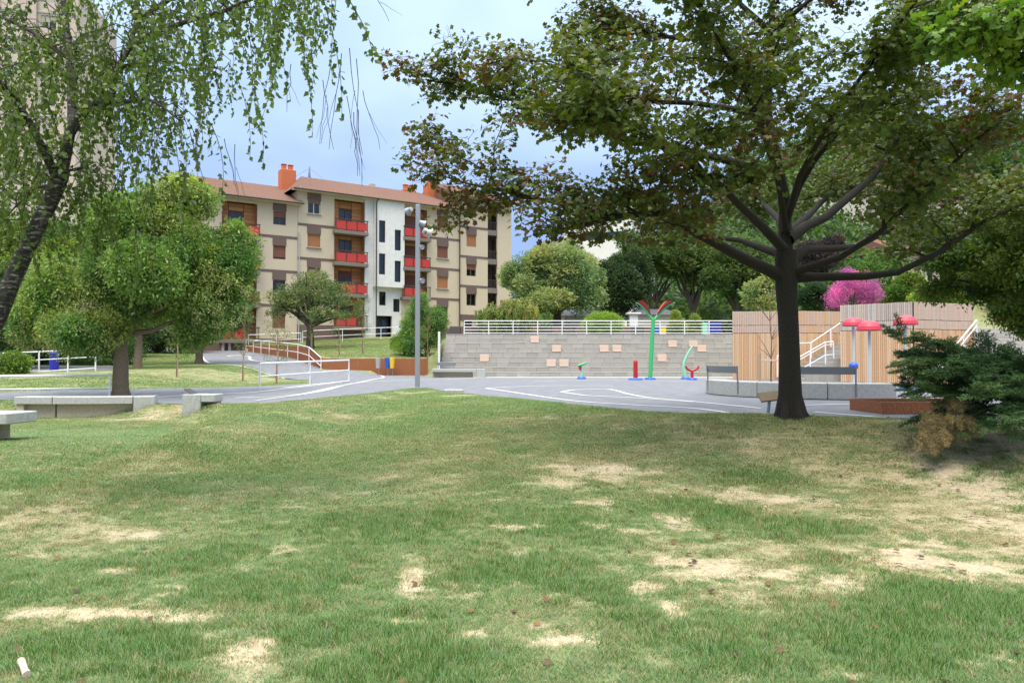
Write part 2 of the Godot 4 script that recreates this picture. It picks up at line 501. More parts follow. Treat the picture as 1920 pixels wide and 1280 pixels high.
func build_ground() -> void:
	lawn_maps()
	# far and middle terrain, one sheet to the horizon
	var xs := []
	var x := -420.0
	while x < 420.0:
		xs.append(x)
		x += 0.45 if absf(x + 1.0) < 25.0 else (2.0 if absf(x) < 60.0 else 14.0)
	var ds := []
	var d := -80.0
	while d < 600.0:
		ds.append(d)
		d += 14.0 if d < -8.0 else (0.45 if d < 68.0 else (3.0 if d < 140.0 else 16.0))
	var hs := []
	for dd in ds:
		var row := PackedFloat32Array()
		for xx in xs:
			var h := height(xx, dd)
			if xx > LX0 + 0.2 and xx < LX1 - 0.2 and dd > LD0 + 0.2 and dd < LD1 - 0.2:
				h -= 0.3
			elif in_asphalt(Vector2(xx, dd), 0.5):
				h -= 0.12
			row.append(h)
		hs.append(row)
	var mb := MB.new()
	for j in ds.size() - 1:
		for i in xs.size() - 1:
			var a := Vector3(xs[i], hs[j][i], -ds[j])
			var b := Vector3(xs[i + 1], hs[j][i + 1], -ds[j])
			var c := Vector3(xs[i + 1], hs[j + 1][i + 1], -ds[j + 1])
			var e := Vector3(xs[i], hs[j + 1][i], -ds[j + 1])
			mb.smooth(a, b, c, Vector3.UP, Vector3.UP, Vector3.UP)
			mb.smooth(a, c, e, Vector3.UP, Vector3.UP, Vector3.UP)
	relight(mb)
	struct("terrain", mb, M.meadow)
	# worn lawn in front
	var img := PackedByteArray()
	img.resize(TW * TH * 3)
	var soil := Color(0.44, 0.37, 0.26)
	var soil2 := Color(0.30, 0.235, 0.14)
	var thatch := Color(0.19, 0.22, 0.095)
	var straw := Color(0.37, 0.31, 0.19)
	for j in TH:
		for i in TW:
			var o := j * TW + i
			var g := noise_c.get_noise_2d(i * 9.0, j * 9.0)
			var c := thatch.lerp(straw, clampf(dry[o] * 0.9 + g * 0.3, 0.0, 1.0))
			c = c.lerp(soil.lerp(soil2, clampf(0.35 + g * 0.9, 0.0, 1.0)), clampf(bare[o] * 1.15 + g * 0.25 * bare[o], 0.0, 1.0))
			var k := 1.0 + 0.22 * noise_c.get_noise_2d(i * 23.0 + 55.0, j * 23.0)
			c = Color(c.r * k, c.g * k, c.b * k).linear_to_srgb()
			img[o * 3] = int(clampf(c.r, 0, 1) * 255); img[o * 3 + 1] = int(clampf(c.g, 0, 1) * 255); img[o * 3 + 2] = int(clampf(c.b, 0, 1) * 255)
	var lm := StandardMaterial3D.new()
	lm.albedo_texture = ImageTexture.create_from_image(Image.create_from_data(TW, TH, false, Image.FORMAT_RGB8, img))
	lm.roughness = 0.95
	lm.texture_repeat = false
	var lb := MB.new()
	var nx := 160
	var nd := 124
	var pts := []
	for j in nd + 1:
		var row := []
		for i in nx + 1:
			var px := lerpf(LX0, LX1, float(i) / nx)
			var pd := lerpf(LD0, LD1, float(j) / nd)
			row.append(Vector3(px, height(px, pd) + noise_c.get_noise_2d(px * 90.0, pd * 90.0) * 0.012 - (0.05 if in_asphalt(Vector2(px, pd), 0.25) else 0.0), -pd))
		pts.append(row)
	for j in nd:
		for i in nx:
			lb.smooth(pts[j][i], pts[j][i + 1], pts[j + 1][i + 1], Vector3.UP, Vector3.UP, Vector3.UP)
			lb.smooth(pts[j][i], pts[j + 1][i + 1], pts[j + 1][i], Vector3.UP, Vector3.UP, Vector3.UP)
	relight(lb)
	for k in lb.v.size():
		lb.uv[k] = Vector2((lb.v[k].x - LX0) / (LX1 - LX0), (-lb.v[k].z - LD0) / (LD1 - LD0))
	struct("lawn", lb.mesh(false, true), lm)
	asphalt_sheet("plaza_pavement", PLAZA, M.asphalt)
	asphalt_sheet("path", UPPER_PATH, M.asphalt)
	asphalt_sheet("road", SIDE_ROAD, M.asphalt)

func relight(mb: MB) -> void:   # smooth normals from the heights
	var sum := {}
	for k in range(0, mb.v.size(), 3):
		var n := (mb.v[k + 2] - mb.v[k]).cross(mb.v[k + 1] - mb.v[k])
		if n.y < 0.0: n = -n
		for q in 3:
			sum[mb.v[k + q]] = sum.get(mb.v[k + q], Vector3.ZERO) + n
	for k in mb.v.size():
		mb.n[k] = (sum[mb.v[k]] as Vector3).normalized()

const PLAZA_BACK := [[40.0, 8.0], [40.0, 30.5], [19.0, 30.0], [18.0, 36.0], [13.2, 36.0], [13.2, 40.2], [-4.2, 40.2], [-4.2, 43.4], [-11.0, 43.4], [-13.2, 46.5], [-13.4, 38.0], [-9.1, 33.6], [-8.0, 29.5], [-9.0, 26.2], [-12.0, 23.6], [-16.0, 22.6], [-40.0, 23.8]]
var PLAZA := PackedVector2Array()
var UPPER_PATH := PackedVector2Array([Vector2(-13.2, 38.0), Vector2(-13.0, 46.4), Vector2(-20.9, 58.4), Vector2(-21.5, 63.0), Vector2(-40.0, 63.0), Vector2(-40.0, 58.0), Vector2(-24.5, 57.0), Vector2(-18.0, 43.0)])
var SIDE_ROAD := PackedVector2Array([Vector2(-60.0, 31.0), Vector2(-26.0, 29.4), Vector2(-18.4, 30.2), Vector2(-17.0, 32.6), Vector2(-19.0, 36.5), Vector2(-26.0, 39.0), Vector2(-60.0, 40.0)])

func in_asphalt(p: Vector2, inset: float) -> bool:
	for poly in [PLAZA, UPPER_PATH, SIDE_ROAD]:
		if Geometry2D.is_point_in_polygon(p, poly):
			if inset <= 0.0: return true
			for k in poly.size():
				var c := Geometry2D.get_closest_point_to_segment(p, poly[k], poly[(k + 1) % poly.size()])
				if c.distance_to(p) < inset: return false
			return true
	return false

func asphalt_sheet(called: String, poly: PackedVector2Array, m: Material) -> void:
	var mb := MB.new()
	var box := Rect2(poly[0], Vector2.ZERO)
	for p in poly: box = box.expand(p)
	var st := 1.2
	var y := box.position.y
	while y < box.end.y:
		var x := box.position.x
		while x < box.end.x:
			var cell := PackedVector2Array([Vector2(x, y), Vector2(x + st, y), Vector2(x + st, y + st), Vector2(x, y + st)])
			for piece in Geometry2D.intersect_polygons(cell, poly):
				var ix := Geometry2D.triangulate_polygon(piece)
				for k in range(0, ix.size(), 3):
					var q := []
					for l in 3:
						var p: Vector2 = piece[ix[k + l]]
						q.append(Vector3(p.x, flat_height(p.x, p.y) + 0.016, -p.y))
					mb.smooth(q[0], q[1], q[2], Vector3.UP, Vector3.UP, Vector3.UP)
			x += st
		y += st
	struct(called, mb, m)

func flat_height(x: float, dep: float) -> float:   # paving runs level past its edges
	var e := lerp_list(EDGE, x)
	if dep > 39.5 and x > -4.5: return 0.0
	if x > 8.0 and dep > 28.0: return 0.0
	if dep > 43.0 and x > -11.2: return 0.0
	if dep >= 43.0 and x <= -11.2:
		var q := (x + 11.0) * 0.835 + (dep - 43.3) * 0.551
		if q > 0.0:
			return height(x - q * 0.9, dep - q * 0.6)
	return height(x, maxf(dep, e + 0.01))

func paint(called: String, label: String, pts: Array, width := 0.1, plan := false) -> void:   # a painted line laid over the paving
	var mb := MB.new()
	var c := Curve3D.new()
	var flat := []
	for p in pts:
		if plan:
			flat.append(Vector2(p[0], p[1]))
			continue
		var dep: float = F / (p[1] - 672.0)
		for k in 5:
			var x: float = (p[0] - 960.0) / F * dep
			dep = (1.0 - flat_height(x, dep)) * F / maxf(p[1] - 672.0, 6.0)
		flat.append(Vector2((p[0] - 960.0) / F * dep, dep))
	var fine := []
	for i in flat.size() - 1:
		var p0: Vector2 = flat[maxi(i - 1, 0)]
		var p3: Vector2 = flat[mini(i + 2, flat.size() - 1)]
		for k in 8:
			fine.append(flat[i].cubic_interpolate(flat[i + 1], p0, p3, k / 8.0))
	fine.append(flat[-1])
	for i in fine.size() - 1:
		var t: Vector2 = (fine[i + 1] - fine[i]).normalized().orthogonal() * width * 0.5
		var t0: Vector2 = t if i == 0 else (fine[i + 1] - fine[i - 1]).normalized().orthogonal() * width * 0.5
		var t1: Vector2 = t if i == fine.size() - 2 else (fine[i + 2] - fine[i]).normalized().orthogonal() * width * 0.5
		var q := []
		for p in [fine[i] - t0, fine[i] + t0, fine[i + 1] + t1, fine[i + 1] - t1]:
			q.append(Vector3(p.x, flat_height(p.x, p.y) + 0.024, -p.y))
		mb.quad(q[0], q[1], q[2], q[3], Vector3.UP)
	var o := struct(numbered(called), mb, M.paint)
	tag(o, label)

func tuft(seed: int, blades: int, spread: float, tall: float, wide: float) -> ArrayMesh:
	var r := RandomNumberGenerator.new()
	r.seed = seed
	var mb := MB.new()
	for i in blades:
		var a := r.randf() * TAU
		var p := Vector3(cos(a), 0, sin(a)) * spread * sqrt(r.randf())
		var lean := Vector3(r.randf_range(-1, 1), 0, r.randf_range(-1, 1)) * 0.75
		var h := tall * r.randf_range(0.45, 1.15)
		var s := Vector3(cos(a * 3.1), 0, sin(a * 3.1)) * wide * r.randf_range(0.7, 1.2) * 0.5
		var mid := p + lean * h * 0.4 + Vector3.UP * h * 0.6
		var tip := p + lean * h + Vector3.UP * h * 0.9
		var b := r.randf_range(0.55, 1.5)
		mb.col = Color(b * r.randf_range(0.85, 1.25), b, b * r.randf_range(0.7, 1.2))
		var nn := (Vector3.UP * 0.8 + lean.cross(s).normalized() * 0.3).normalized()
		mb.tri(p - s, p + s, mid + s * 0.8, nn)
		mb.tri(p - s, mid + s * 0.8, mid - s * 0.8, nn)
		mb.tri(mid - s * 0.8, mid + s * 0.8, tip, nn)
	return mb.mesh(true)

func build_grass() -> void:
	var r := RandomNumberGenerator.new()
	r.seed = 41
	var sets := [[], [], [], []]
	var tints := [PackedColorArray(), PackedColorArray(), PackedColorArray(), PackedColorArray()]
	var greens := [Color(0.14, 0.285, 0.095), Color(0.12, 0.26, 0.115), Color(0.20, 0.32, 0.105), Color(0.18, 0.295, 0.14), Color(0.26, 0.36, 0.18)]
	var deep := [Color(0.085, 0.2, 0.05), Color(0.115, 0.245, 0.06), Color(0.15, 0.28, 0.08)]
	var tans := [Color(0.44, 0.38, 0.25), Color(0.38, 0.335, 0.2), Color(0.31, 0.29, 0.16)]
	var made := 0
	for tries in 620000:
		if made > 230000: break
		var dep := 2.2 * pow(25.0 / 2.2, pow(r.randf(), 0.78))
		var half := dep * 0.70 + 1.6
		var x := r.randf_range(-half, half)
		if x < LX0 or x > LX1 or dep > lerp_list(EDGE, x) - 0.03: continue
		var b := map_at(bare, x, dep)
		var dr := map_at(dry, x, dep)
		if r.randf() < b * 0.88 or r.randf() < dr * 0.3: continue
		made += 1
		var far := smoothstep(5.0, 16.0, dep)
		var lu := clampf(map_at(lush, x, dep) + noise_b.get_noise_2d(x * 40.0, dep * 40.0) * 0.5, 0.0, 1.0)
		if lu < 0.35 and r.randf() < 0.22: continue
		var s := lerpf(0.6, 1.5, lu) * (1.0 - 0.45 * dr * (1.0 - lu)) * (1.0 - 0.35 * b) * lerpf(0.95, 1.25, far) * r.randf_range(0.65, 1.25)
		var a := r.randf() * TAU
		var ba := Basis(Vector3.UP, a).scaled(Vector3(lerpf(1.0, 1.25, far), s, lerpf(1.0, 1.25, far)))
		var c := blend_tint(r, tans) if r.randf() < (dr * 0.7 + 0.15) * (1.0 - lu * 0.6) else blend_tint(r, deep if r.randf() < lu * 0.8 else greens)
		var k := 0 if r.randf() < 0.5 else (1 if r.randf() < 0.6 else 2)
		if r.randf() < smoothstep(7.0, 12.0, dep): k = 3
		sets[k].append(Transform3D(ba, Vector3(x, height(x, dep) - 0.004, -dep)))
		tints[k].append(c)
	var meshes := [tuft(1, 15, 0.05, 0.05, 0.0034), tuft(2, 14, 0.055, 0.036, 0.0036), tuft(3, 18, 0.042, 0.06, 0.0032), tuft(4, 34, 0.15, 0.036, 0.0062)]
	for k in 4:
		var o := copies(numbered("grass"), meshes[k], M.grass, sets[k], tints[k], self)
		tag(o, ["short worn green and straw-coloured grass over the foreground lawn", "low flattened turf blades across the foreground lawn", "taller lush grass tufts scattered through the foreground lawn", "fine worn turf on the far half of the foreground lawn"][k], "grass")
	# fallen leaves
	var lw := []
	var lt := PackedColorArray()
	for i in 420:
		var dep := r.randf_range(3.0, 12.5)
		var x := r.randf_range(-dep * 0.7, dep * 0.75)
		if dep > lerp_list(EDGE, x) - 0.2 or r.randf() > 0.25 + smoothstep(-2.0, 4.0, x): continue
		lw.append(Transform3D(Basis(Vector3.UP, r.randf() * TAU) * Basis(Vector3.RIGHT, r.randf_range(-0.4, 0.4)), Vector3(x, height(x, dep) + 0.03, -dep)))
		lt.append(blend_tint(r, [Color(0.16, 0.09, 0.04), Color(0.24, 0.15, 0.06), Color(0.09, 0.06, 0.035)]))
	var one := MB.new()
	leaf(one, Vector3(-0.025, 0, 0), Vector3.RIGHT, Vector3(0.1, 1, 0.2).normalized(), 0.055, 1.0, 1)
	tag(copies("fallen_leaves", one.mesh(true), M.maple_leaf, lw, lt, self), "scattered fallen brown leaves on the lawn", "leaves")
	# mown grass on the bank and on the far lawn
	var w := []
	var t := PackedColorArray()
	for i in 60000:
		var dep := r.randf_range(20.0, 64.0)
		var x := r.randf_range(-30.0, -3.5)
		if x < -dep * 0.75 or in_asphalt(Vector2(x, dep), 0.0) or dep < lerp_list(EDGE, x) + 1.0: continue
		if dep > 43.4 and absf((x + 11.0) * 0.835 + (dep - 43.3) * 0.551) < 1.0 and x < -10.5: continue
		if dep > 43.0 and dep < 44.6 and x > -12.0: continue
		var bb := noise_b.get_noise_2d(x * 6.0, dep * 6.0)
		if dep < 42.0 and bb > 0.1 and r.randf() < 0.85: continue
		w.append(Transform3D(Basis(Vector3.UP, r.randf() * TAU).scaled(Vector3(2.6, 1.3 * r.randf_range(0.6, 1.1), 2.6)), Vector3(x, height(x, dep) - 0.02, -dep)))
		t.append(blend_tint(r, greens + [Color(0.22, 0.24, 0.07)]) if r.randf() > (0.06 if bb < 0.0 else 0.4) else blend_tint(r, tans))
	tag(copies(numbered("grass"), meshes[3], M.grass, w, t, self), "mown grass on the far lawn and on the bank below the flats", "grass")

# ------------------------------------------------------------------ street furniture and walls
# a railing along a run of foot points: every post and every rail is a part
func railing(label: String, group: String, feet: Array, tall: float, levels: Array, every: float, rad := 0.028, ends := true) -> Node3D:
	var t := thing("railing", label, "railing", feet[0], 0.0, group)
	for lv in levels:
		var pts := []
		for p in feet: pts.append(p - feet[0] + Vector3.UP * tall * lv)
		var mb := MB.new()
		var rr := []
		for p in pts: rr.append(rad if lv >= 0.99 else rad * 0.75)
		mb.tube(pts, rr, 8)
		part("rail", mb, M.white_metal, t)
	for i in feet.size() - 1:
		var len: float = feet[i].distance_to(feet[i + 1])
		var n := maxi(1, roundi(len / every))
		for k in n + (1 if i == feet.size() - 2 else 0):
			var p: Vector3 = feet[i].lerp(feet[i + 1], float(k) / n) - feet[0]
			var mb := MB.new()
			mb.box(p + Vector3.UP * (tall * 0.5 - 0.06), Vector3(0.045, tall + 0.1, 0.045), 0.006)
			part("post", mb, M.white_metal, t)
	return t

func boards_between(t: Node3D, a: Vector3, b: Vector3, y0: float, y1: float, mats: Array, seed: int) -> void:
	var r := RandomNumberGenerator.new()
	r.seed = seed
	var dir := (b - a)
	var len := dir.length()
	dir = dir.normalized()
	var nor := Vector3(-dir.z, 0, dir.x)
	if nor.z < 0.0: nor = -nor
	var n := int(len / 0.078)
	var wide := len / n
	var shapes := []
	for k in 4:
		var mb := MB.new()
		mb.box(Vector3.ZERO, Vector3(wide - 0.011, y1 - y0, 0.03 + 0.006 * k), 0.005)
		shapes.append(mb.mesh())
	for k in n:
		var o := part("board", shapes[r.randi() % 4], mats[r.randi() % mats.size()], t, a + dir * (k + 0.5) * wide + Vector3.UP * ((y0 + y1) * 0.5 + r.randf_range(-0.006, 0.006)) + nor * (0.05 + r.randf() * 0.006))
		o.basis = Basis(dir, Vector3.UP, dir.cross(Vector3.UP))

func timber_wall(label: String, pts: Array, top: float, split: float, lows: Array, highs: Array) -> void:
	var t := thing("timber_wall", label, "wall", pts[0], 0.0, "timber clad walls beside the stairs")
	for i in pts.size() - 1:
		var a: Vector3 = pts[i] - pts[0]
		var b: Vector3 = pts[i + 1] - pts[0]
		var dir := (b - a).normalized()
		var mb := MB.new()
		mb.box((a + b) * 0.5 + Vector3.UP * (top * 0.5 - 0.02), Vector3(a.distance_to(b) - 0.02, top - 0.04, 0.07), 0.0, Basis(dir, Vector3.UP, dir.cross(Vector3.UP)))
		part("backing", mb, M.dark_wood, t)
		boards_between(t, a, b, 0.02, split - 0.012, lows, 30 + i)
		boards_between(t, a, b, split + 0.012, split + 0.36, highs[i], 50 + i)
		boards_between(t, a, b, split + 0.38, top, highs[i], 40 + i)

func ring_bench(t: Node3D, centre: Vector3, rad: float, wide: float, a0: float, a1: float, y0: float, y1: float, called: String, m: Material, bev := 0.015, segs := 10) -> void:
	var mb := MB.new()
	for k in segs:
		var e0 := lerpf(a0, a1, float(k) / segs)
		var e1 := lerpf(a0, a1, float(k + 1) / segs)
		var c := []
		for e in [e0, e1]:
			var o := Vector3(cos(e), 0, sin(e))
			c.append([centre + o * rad, centre + o * (rad - wide), o])
		var up0 := Vector3.UP * y0
		var up1 := Vector3.UP * y1
		var bv := Vector3.UP * bev
		mb.smooth(c[0][0] + up0, c[1][0] + up0, c[1][0] + up1 - bv, c[0][2], c[1][2], c[1][2])
		mb.smooth(c[0][0] + up0, c[1][0] + up1 - bv, c[0][0] + up1 - bv, c[0][2], c[1][2], c[0][2])
		mb.quad(c[0][0] + up1 - bv, c[1][0] + up1 - bv, c[1][0] - c[1][2] * bev + up1, c[0][0] - c[0][2] * bev + up1, (c[0][2] + Vector3.UP).normalized())
		mb.quad(c[0][0] - c[0][2] * bev + up1, c[1][0] - c[1][2] * bev + up1, c[1][1] + up1, c[0][1] + up1, Vector3.UP)
		mb.smooth(c[0][1] + up0, c[1][1] + up0, c[1][1] + up1, -c[0][2], -c[1][2], -c[1][2])
		mb.smooth(c[0][1] + up0, c[1][1] + up1, c[0][1] + up1, -c[0][2], -c[1][2], -c[0][2])
		mb.quad(c[0][0] + up0, c[1][0] + up0, c[1][1] + up0, c[0][1] + up0, Vector3.DOWN)
		for q in [0, 1]:
			if (k == 0 and q == 0) or (k == segs - 1 and q == 1):
				var cc = c[q]
				var tn := Vector3(-cc[2].z, 0, cc[2].x) * (signf(a1 - a0) if q == 1 else -signf(a1 - a0))
				mb.quad(cc[0] + up0, cc[1] + up0, cc[1] + up1, cc[0] + up1 - bv, tn)
	part(called, mb, m, t)

func steel_back(t: Node3D, centre: Vector3, rad: float, a0: float, a1: float, legs := true) -> void:
	var mb := MB.new()
	var n := 8
	for k in n:
		var q := []
		for e in [lerpf(a0, a1, float(k) / n), lerpf(a0, a1, float(k + 1) / n)]:
			var o := Vector3(cos(e), 0, sin(e))
			q.append([centre + o * (rad + 0.02) + Vector3.UP * 0.62, centre + o * (rad + 0.07) + Vector3.UP * 0.80, o])
		var nn: Vector3 = (q[0][2] + Vector3.DOWN * 0.3).normalized()
		mb.quad(q[0][0], q[1][0], q[1][1], q[0][1], nn)
		var inn: Vector3 = -q[0][2] * 0.012
		mb.quad(q[0][0] + inn, q[1][0] + inn, q[1][1] + inn, q[0][1] + inn, -nn)
		mb.quad(q[0][1], q[1][1], q[1][1] + inn, q[0][1] + inn, Vector3.UP)
		mb.quad(q[0][0], q[1][0], q[1][0] + inn, q[0][0] + inn, Vector3.DOWN)
	var bk := part("backrest", mb, M.steel, t)
	for e in [a0, a1]:
		var o := Vector3(cos(e), 0, sin(e))
		var lb := MB.new()
		lb.tube([centre + o * (rad + 0.03) + Vector3.UP * 0.1, centre + o * (rad + 0.035) + Vector3.UP * 0.5, centre + o * (rad + 0.06) + Vector3.UP * 0.81], [0.022, 0.022, 0.022], 6)
		part("bracket", lb, M.steel, bk)

func build_seating() -> void:
	# stepped concrete seating along the back of the plaza
	var t := thing("stepped_seating", "wide grey concrete stepped seating along the back of the plaza", "steps", Vector3(4.0, 0, -41.8))
	var r := RandomNumberGenerator.new()
	r.seed = 8
	var rise := 0.27
	for i in 9:
		var dep := 39.6 + i * 0.5
		var x := -3.0 - r.randf() * 0.8
		var first := true
		x = -3.9
		while x < 13.1:
			var w := minf(r.randf_range(0.5, 0.75), 13.3 - x) if not first else r.randf_range(0.3, 0.7)
			first = false
			var mb := MB.new()
			mb.box(Vector3.ZERO, Vector3(w - 0.005, rise - 0.036, 0.6), 0.007)
			part("block", mb, M["block%d" % (r.randi() % 5)], t, Vector3(x + w * 0.5, (i + 0.5) * rise - 0.012, -(dep + 0.3 + r.randf_range(-0.008, 0.008))) - t.position)
			x += w
		var nose := MB.new()
		nose.box(Vector3(4.7, (i + 1) * rise - 0.012, -(dep + 0.292)) - t.position, Vector3(17.2, 0.034, 0.606), 0.006)
		part("nosing", nose, M.nosing, t)
	var side := thing("concrete_wall", "narrow white rendered wall closing the end of the stepped seating by the shrubs", "wall", Vector3(-4.12, 0, -41.8), 0.095)
	var sb := MB.new()
	sb.box(Vector3(0, 1.18, 0), Vector3(0.12, 2.5, 4.6), 0.01)
	part("body", sb, M.white_paint, side)
	# timber seats let into the steps
	var n := 0
	for s in [[979, 636, 0], [1003, 640, 1], [1044, 650, 1], [1134, 651, 1], [1158, 651, 1], [1263, 642, 1], [1302, 642, 1], [1318, 652, 1], [1243, 670, 1], [1034, 678, 1], [1058, 678, 1], [908, 676, 1]]:
		var row := clampi(roundi((spot(s[0], s[1] + 6, 41.8).y) / rise), 1, 9)
		var dep := 39.6 + row * 0.5 - 0.26
		var where: String = ["topmost row, with no back", "top row, one nearest the lamp post", "second row of the seating, standing alone", "middle pair, farther from palm spray", "middle pair, closer to palm spray", "upper row behind the green palm spray", "upper row above the curved green pipe", "beside the timber wall, end of the row", "lower row between palm spray and curved pipe", "lower pair, one nearer the lamp post", "lower pair, one nearer the green palm spray", "lowest row near the shrubs, standing alone"][n]
		var o := thing("step_seat", "small pale timber seat on the concrete steps, " + where, "seat", Vector3((s[0] - 960.0) / F * dep, row * rise + 0.014, -dep), 0.0, "timber seats on the concrete steps")
		for k in 4:
			var mb := MB.new()
			mb.box(Vector3(0, 0.045, 0.17 - k * 0.105), Vector3(0.5, 0.03, 0.098), 0.004)
			part("seat_slat", mb, M.pale_wood, o)
		var fb := MB.new()
		fb.box(Vector3(0, 0.017, 0.0), Vector3(0.42, 0.026, 0.38), 0.002)
		part("frame", fb, M.steel, o)
		if s[2]:
			for k in 4:
				var mb := MB.new()
				mb.box(Vector3(0, 0.1 + k * 0.09, -0.19 - k * 0.012), Vector3(0.5, 0.082, 0.026), 0.004)
				part("back_slat", mb, M.pale_wood, o)
		n += 1
	# railing at the head of the steps
	railing("long white five-bar railing at the top of the stepped seating", "white railings", [Vector3(-2.85, 2.42, -44.0), Vector3(13.2, 2.42, -44.0)], 0.82, [1.0, 0.78, 0.56, 0.34, 0.12], 1.47, 0.024)
	# timber walls
	var lows := [M.board_a, M.board_b, M.board_c, M.board_d]
	var pale := [M.board_e, M.board_f, M.board_g]
	var grey := [M.board_h, M.board_i, M.board_g]
	timber_wall("long timber board wall between the stepped seating and the narrow stairs", [Vector3(10.35, 0, -34.7), Vector3(13.2, 0, -34.3), Vector3(16.2, 0, -34.9)], 3.2, 2.18, lows, [pale, [M.board_e, M.board_a, M.board_f]])
	timber_wall("angled timber board wall with greyed upper boards behind the red mushroom showers", [Vector3(13.8, 0, -31.0), Vector3(15.75, 0, -29.0), Vector3(18.95, 0, -30.4)], 3.22, 2.15, lows + [M.board_c], [grey, [M.board_g, M.board_f, M.board_e]])
	# stairs between the timber walls
	var st := thing("stairs", "narrow concrete stairs climbing between the two timber walls", "stairs", Vector3(12.2, 0, -32.8))
	for i in 13:
		var mb := MB.new()
		var x := i * 0.3
		mb.box(Vector3(x + 0.15, (i + 1) * 0.085, 0), Vector3(0.298, (i + 1) * 0.17 - 0.004, 2.6), 0.01)
		part("step", mb, M["block%d" % (i % 5)], st)
	railing("white stair railing climbing along the front timber wall", "white railings", [Vector3(12.1, 0.1, -31.6), Vector3(13.4, 0.85, -31.6), Vector3(13.75, 0.87, -31.6)], 0.85, [1.0, 0.86, 0.35], 0.8, 0.024)
	railing("white stair railing bending up along the long timber wall", "white railings", [Vector3(12.2, 0.25, -34.0), Vector3(13.0, 0.85, -34.0), Vector3(13.75, 0.87, -34.0), Vector3(15.6, 2.1, -34.0)], 0.85, [1.0], 1.0, 0.024)
	# broad stairs at the far right
	var br := thing("broad_stairs", "broad pale concrete stairs behind the low conifer", "stairs", Vector3(22.0, 0, -32.0))
	for i in 14:
		var mb := MB.new()
		mb.box(Vector3(0, (i + 1) * 0.085, 3.0 - i * 0.36 - 0.18), Vector3(6.0, (i + 1) * 0.17 - 0.004, 0.358), 0.012)
		part("step", mb, M["block%d" % ((i * 3) % 5)], br)
	railing("white sloping handrail on the broad stairs beside the angled timber wall", "white railings", [Vector3(15.4, -0.35, -27.0), Vector3(19.0, 1.72, -30.2)], 0.85, [1.0, 0.72], 1.9, 0.028)
	# curved concrete bench round the young tree
	var cb := thing("curved_bench", "large curved pale concrete bench with steel backrests beside the maple", "bench", Vector3(8.5, 0, -20.5))
	var z := Vector3.ZERO
	for g in [[195.0, 176.0], [175.6, 141.0], [140.6, 109.0], [108.6, 78.5]]:
		ring_bench(cb, z, 3.03, 0.55, deg_to_rad(g[0]), deg_to_rad(g[1]), 0.035, 0.41, "segment", M.concrete_pale)
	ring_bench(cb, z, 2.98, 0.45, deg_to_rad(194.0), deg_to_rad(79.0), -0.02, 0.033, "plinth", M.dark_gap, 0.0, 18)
	steel_back(cb, z, 3.0, deg_to_rad(183.0), deg_to_rad(152.0))
	steel_back(cb, z, 3.0, deg_to_rad(124.0), deg_to_rad(97.0))
	# benches at the left
	var lb := thing("curved_bench", "long curved concrete bench in front of the mop-headed tree trunk", "bench", ground(155, 17.8) + Vector3(0, 0, 0))
	lb.position.y = -0.36
	var cen := Vector3(-0.57, 0, -7.2)
	for g in [[98.7, 91.1], [90.9, 76.5]]:
		ring_bench(lb, cen, 7.25, 0.5, deg_to_rad(g[0]), deg_to_rad(g[1]), 0.27, 0.44, "slab", M.concrete_pale)
		ring_bench(lb, cen, 7.08, 0.3, deg_to_rad(minf(g[0], 97.4)), deg_to_rad(g[1] + 0.2), -0.1, 0.266, "base", M.concrete_tan)
	ring_bench(lb, cen, 7.25, 0.5, deg_to_rad(76.3), deg_to_rad(72.6), -0.1, 0.44, "end_block", M.concrete_pale, 0.015, 3)
	ring_bench(lb, cen, 7.2, 0.44, deg_to_rad(98.5), deg_to_rad(97.0), -0.1, 0.268, "foot", M.concrete_tan, 0.01, 3)
	var nb := thing("concrete_bench", "near concrete slab bench cut by the frame edge, with overhanging top", "bench", Vector3(-8.45, -0.27, -11.5))
	for k in 3:
		var mb := MB.new()
		mb.box(Vector3(0.46 - k * 0.86, 0.36, 0.1 * k), Vector3(0.85, 0.17, 0.62), 0.015, Basis(Vector3.UP, -0.12 + 0.1 * k))
		part("slab", mb, M.concrete_pale, nb)
		var fb := MB.new()
		fb.box(Vector3(0.1 - k * 0.86, 0.08, 0.1 * k - 0.05), Vector3(0.83, 0.38, 0.4), 0.01, Basis(Vector3.UP, -0.12 + 0.1 * k))
		part("base", fb, M.concrete_tan, nb)
	var sb2 := thing("concrete_bench", "short concrete block bench with a small tilted plate on top", "bench", Vector3(-7.13, -0.28, -17.0))
	var b1 := MB.new()
	b1.box(Vector3(-0.13, 0.17, 0), Vector3(0.42, 0.6, 0.5), 0.015)
	part("block", b1, M.concrete_pale, sb2)
	var b2 := MB.new()
	b2.box(Vector3(0.24, 0.38, 0), Vector3(0.32, 0.17, 0.48), 0.012)
	part("slab", b2, M.concrete_pale, sb2)
	var b3 := MB.new()
	b3.box(Vector3(0.22, 0.1, -0.1), Vector3(0.3, 0.38, 0.24), 0.01)
	part("base", b3, M.concrete_tan, sb2)
	var b4 := MB.new()
	b4.box(Vector3(-0.24, 0.52, 0), Vector3(0.24, 0.02, 0.3), 0.004, Basis(Vector3.BACK, -0.55))
	part("plate", b4, M.dark_metal, sb2)
	var fbn := thing("concrete_bench", "low concrete bench with steel back in front of the shrubs and steps", "bench", Vector3(-2.9, 0, -38.6))
	var f1 := MB.new()
	f1.box(Vector3(-0.1, 0.38, 0), Vector3(2.3, 0.16, 0.55), 0.015)
	part("slab", f1, M.concrete_pale, fbn)
	var f2 := MB.new()
	f2.box(Vector3(1.28, 0.22, 0), Vector3(0.44, 0.5, 0.55), 0.015)
	part("end_block", f2, M.concrete_pale, fbn)
	var f3 := MB.new()
	f3.box(Vector3(-0.2, 0.14, -0.1), Vector3(2.1, 0.3, 0.2), 0.01)
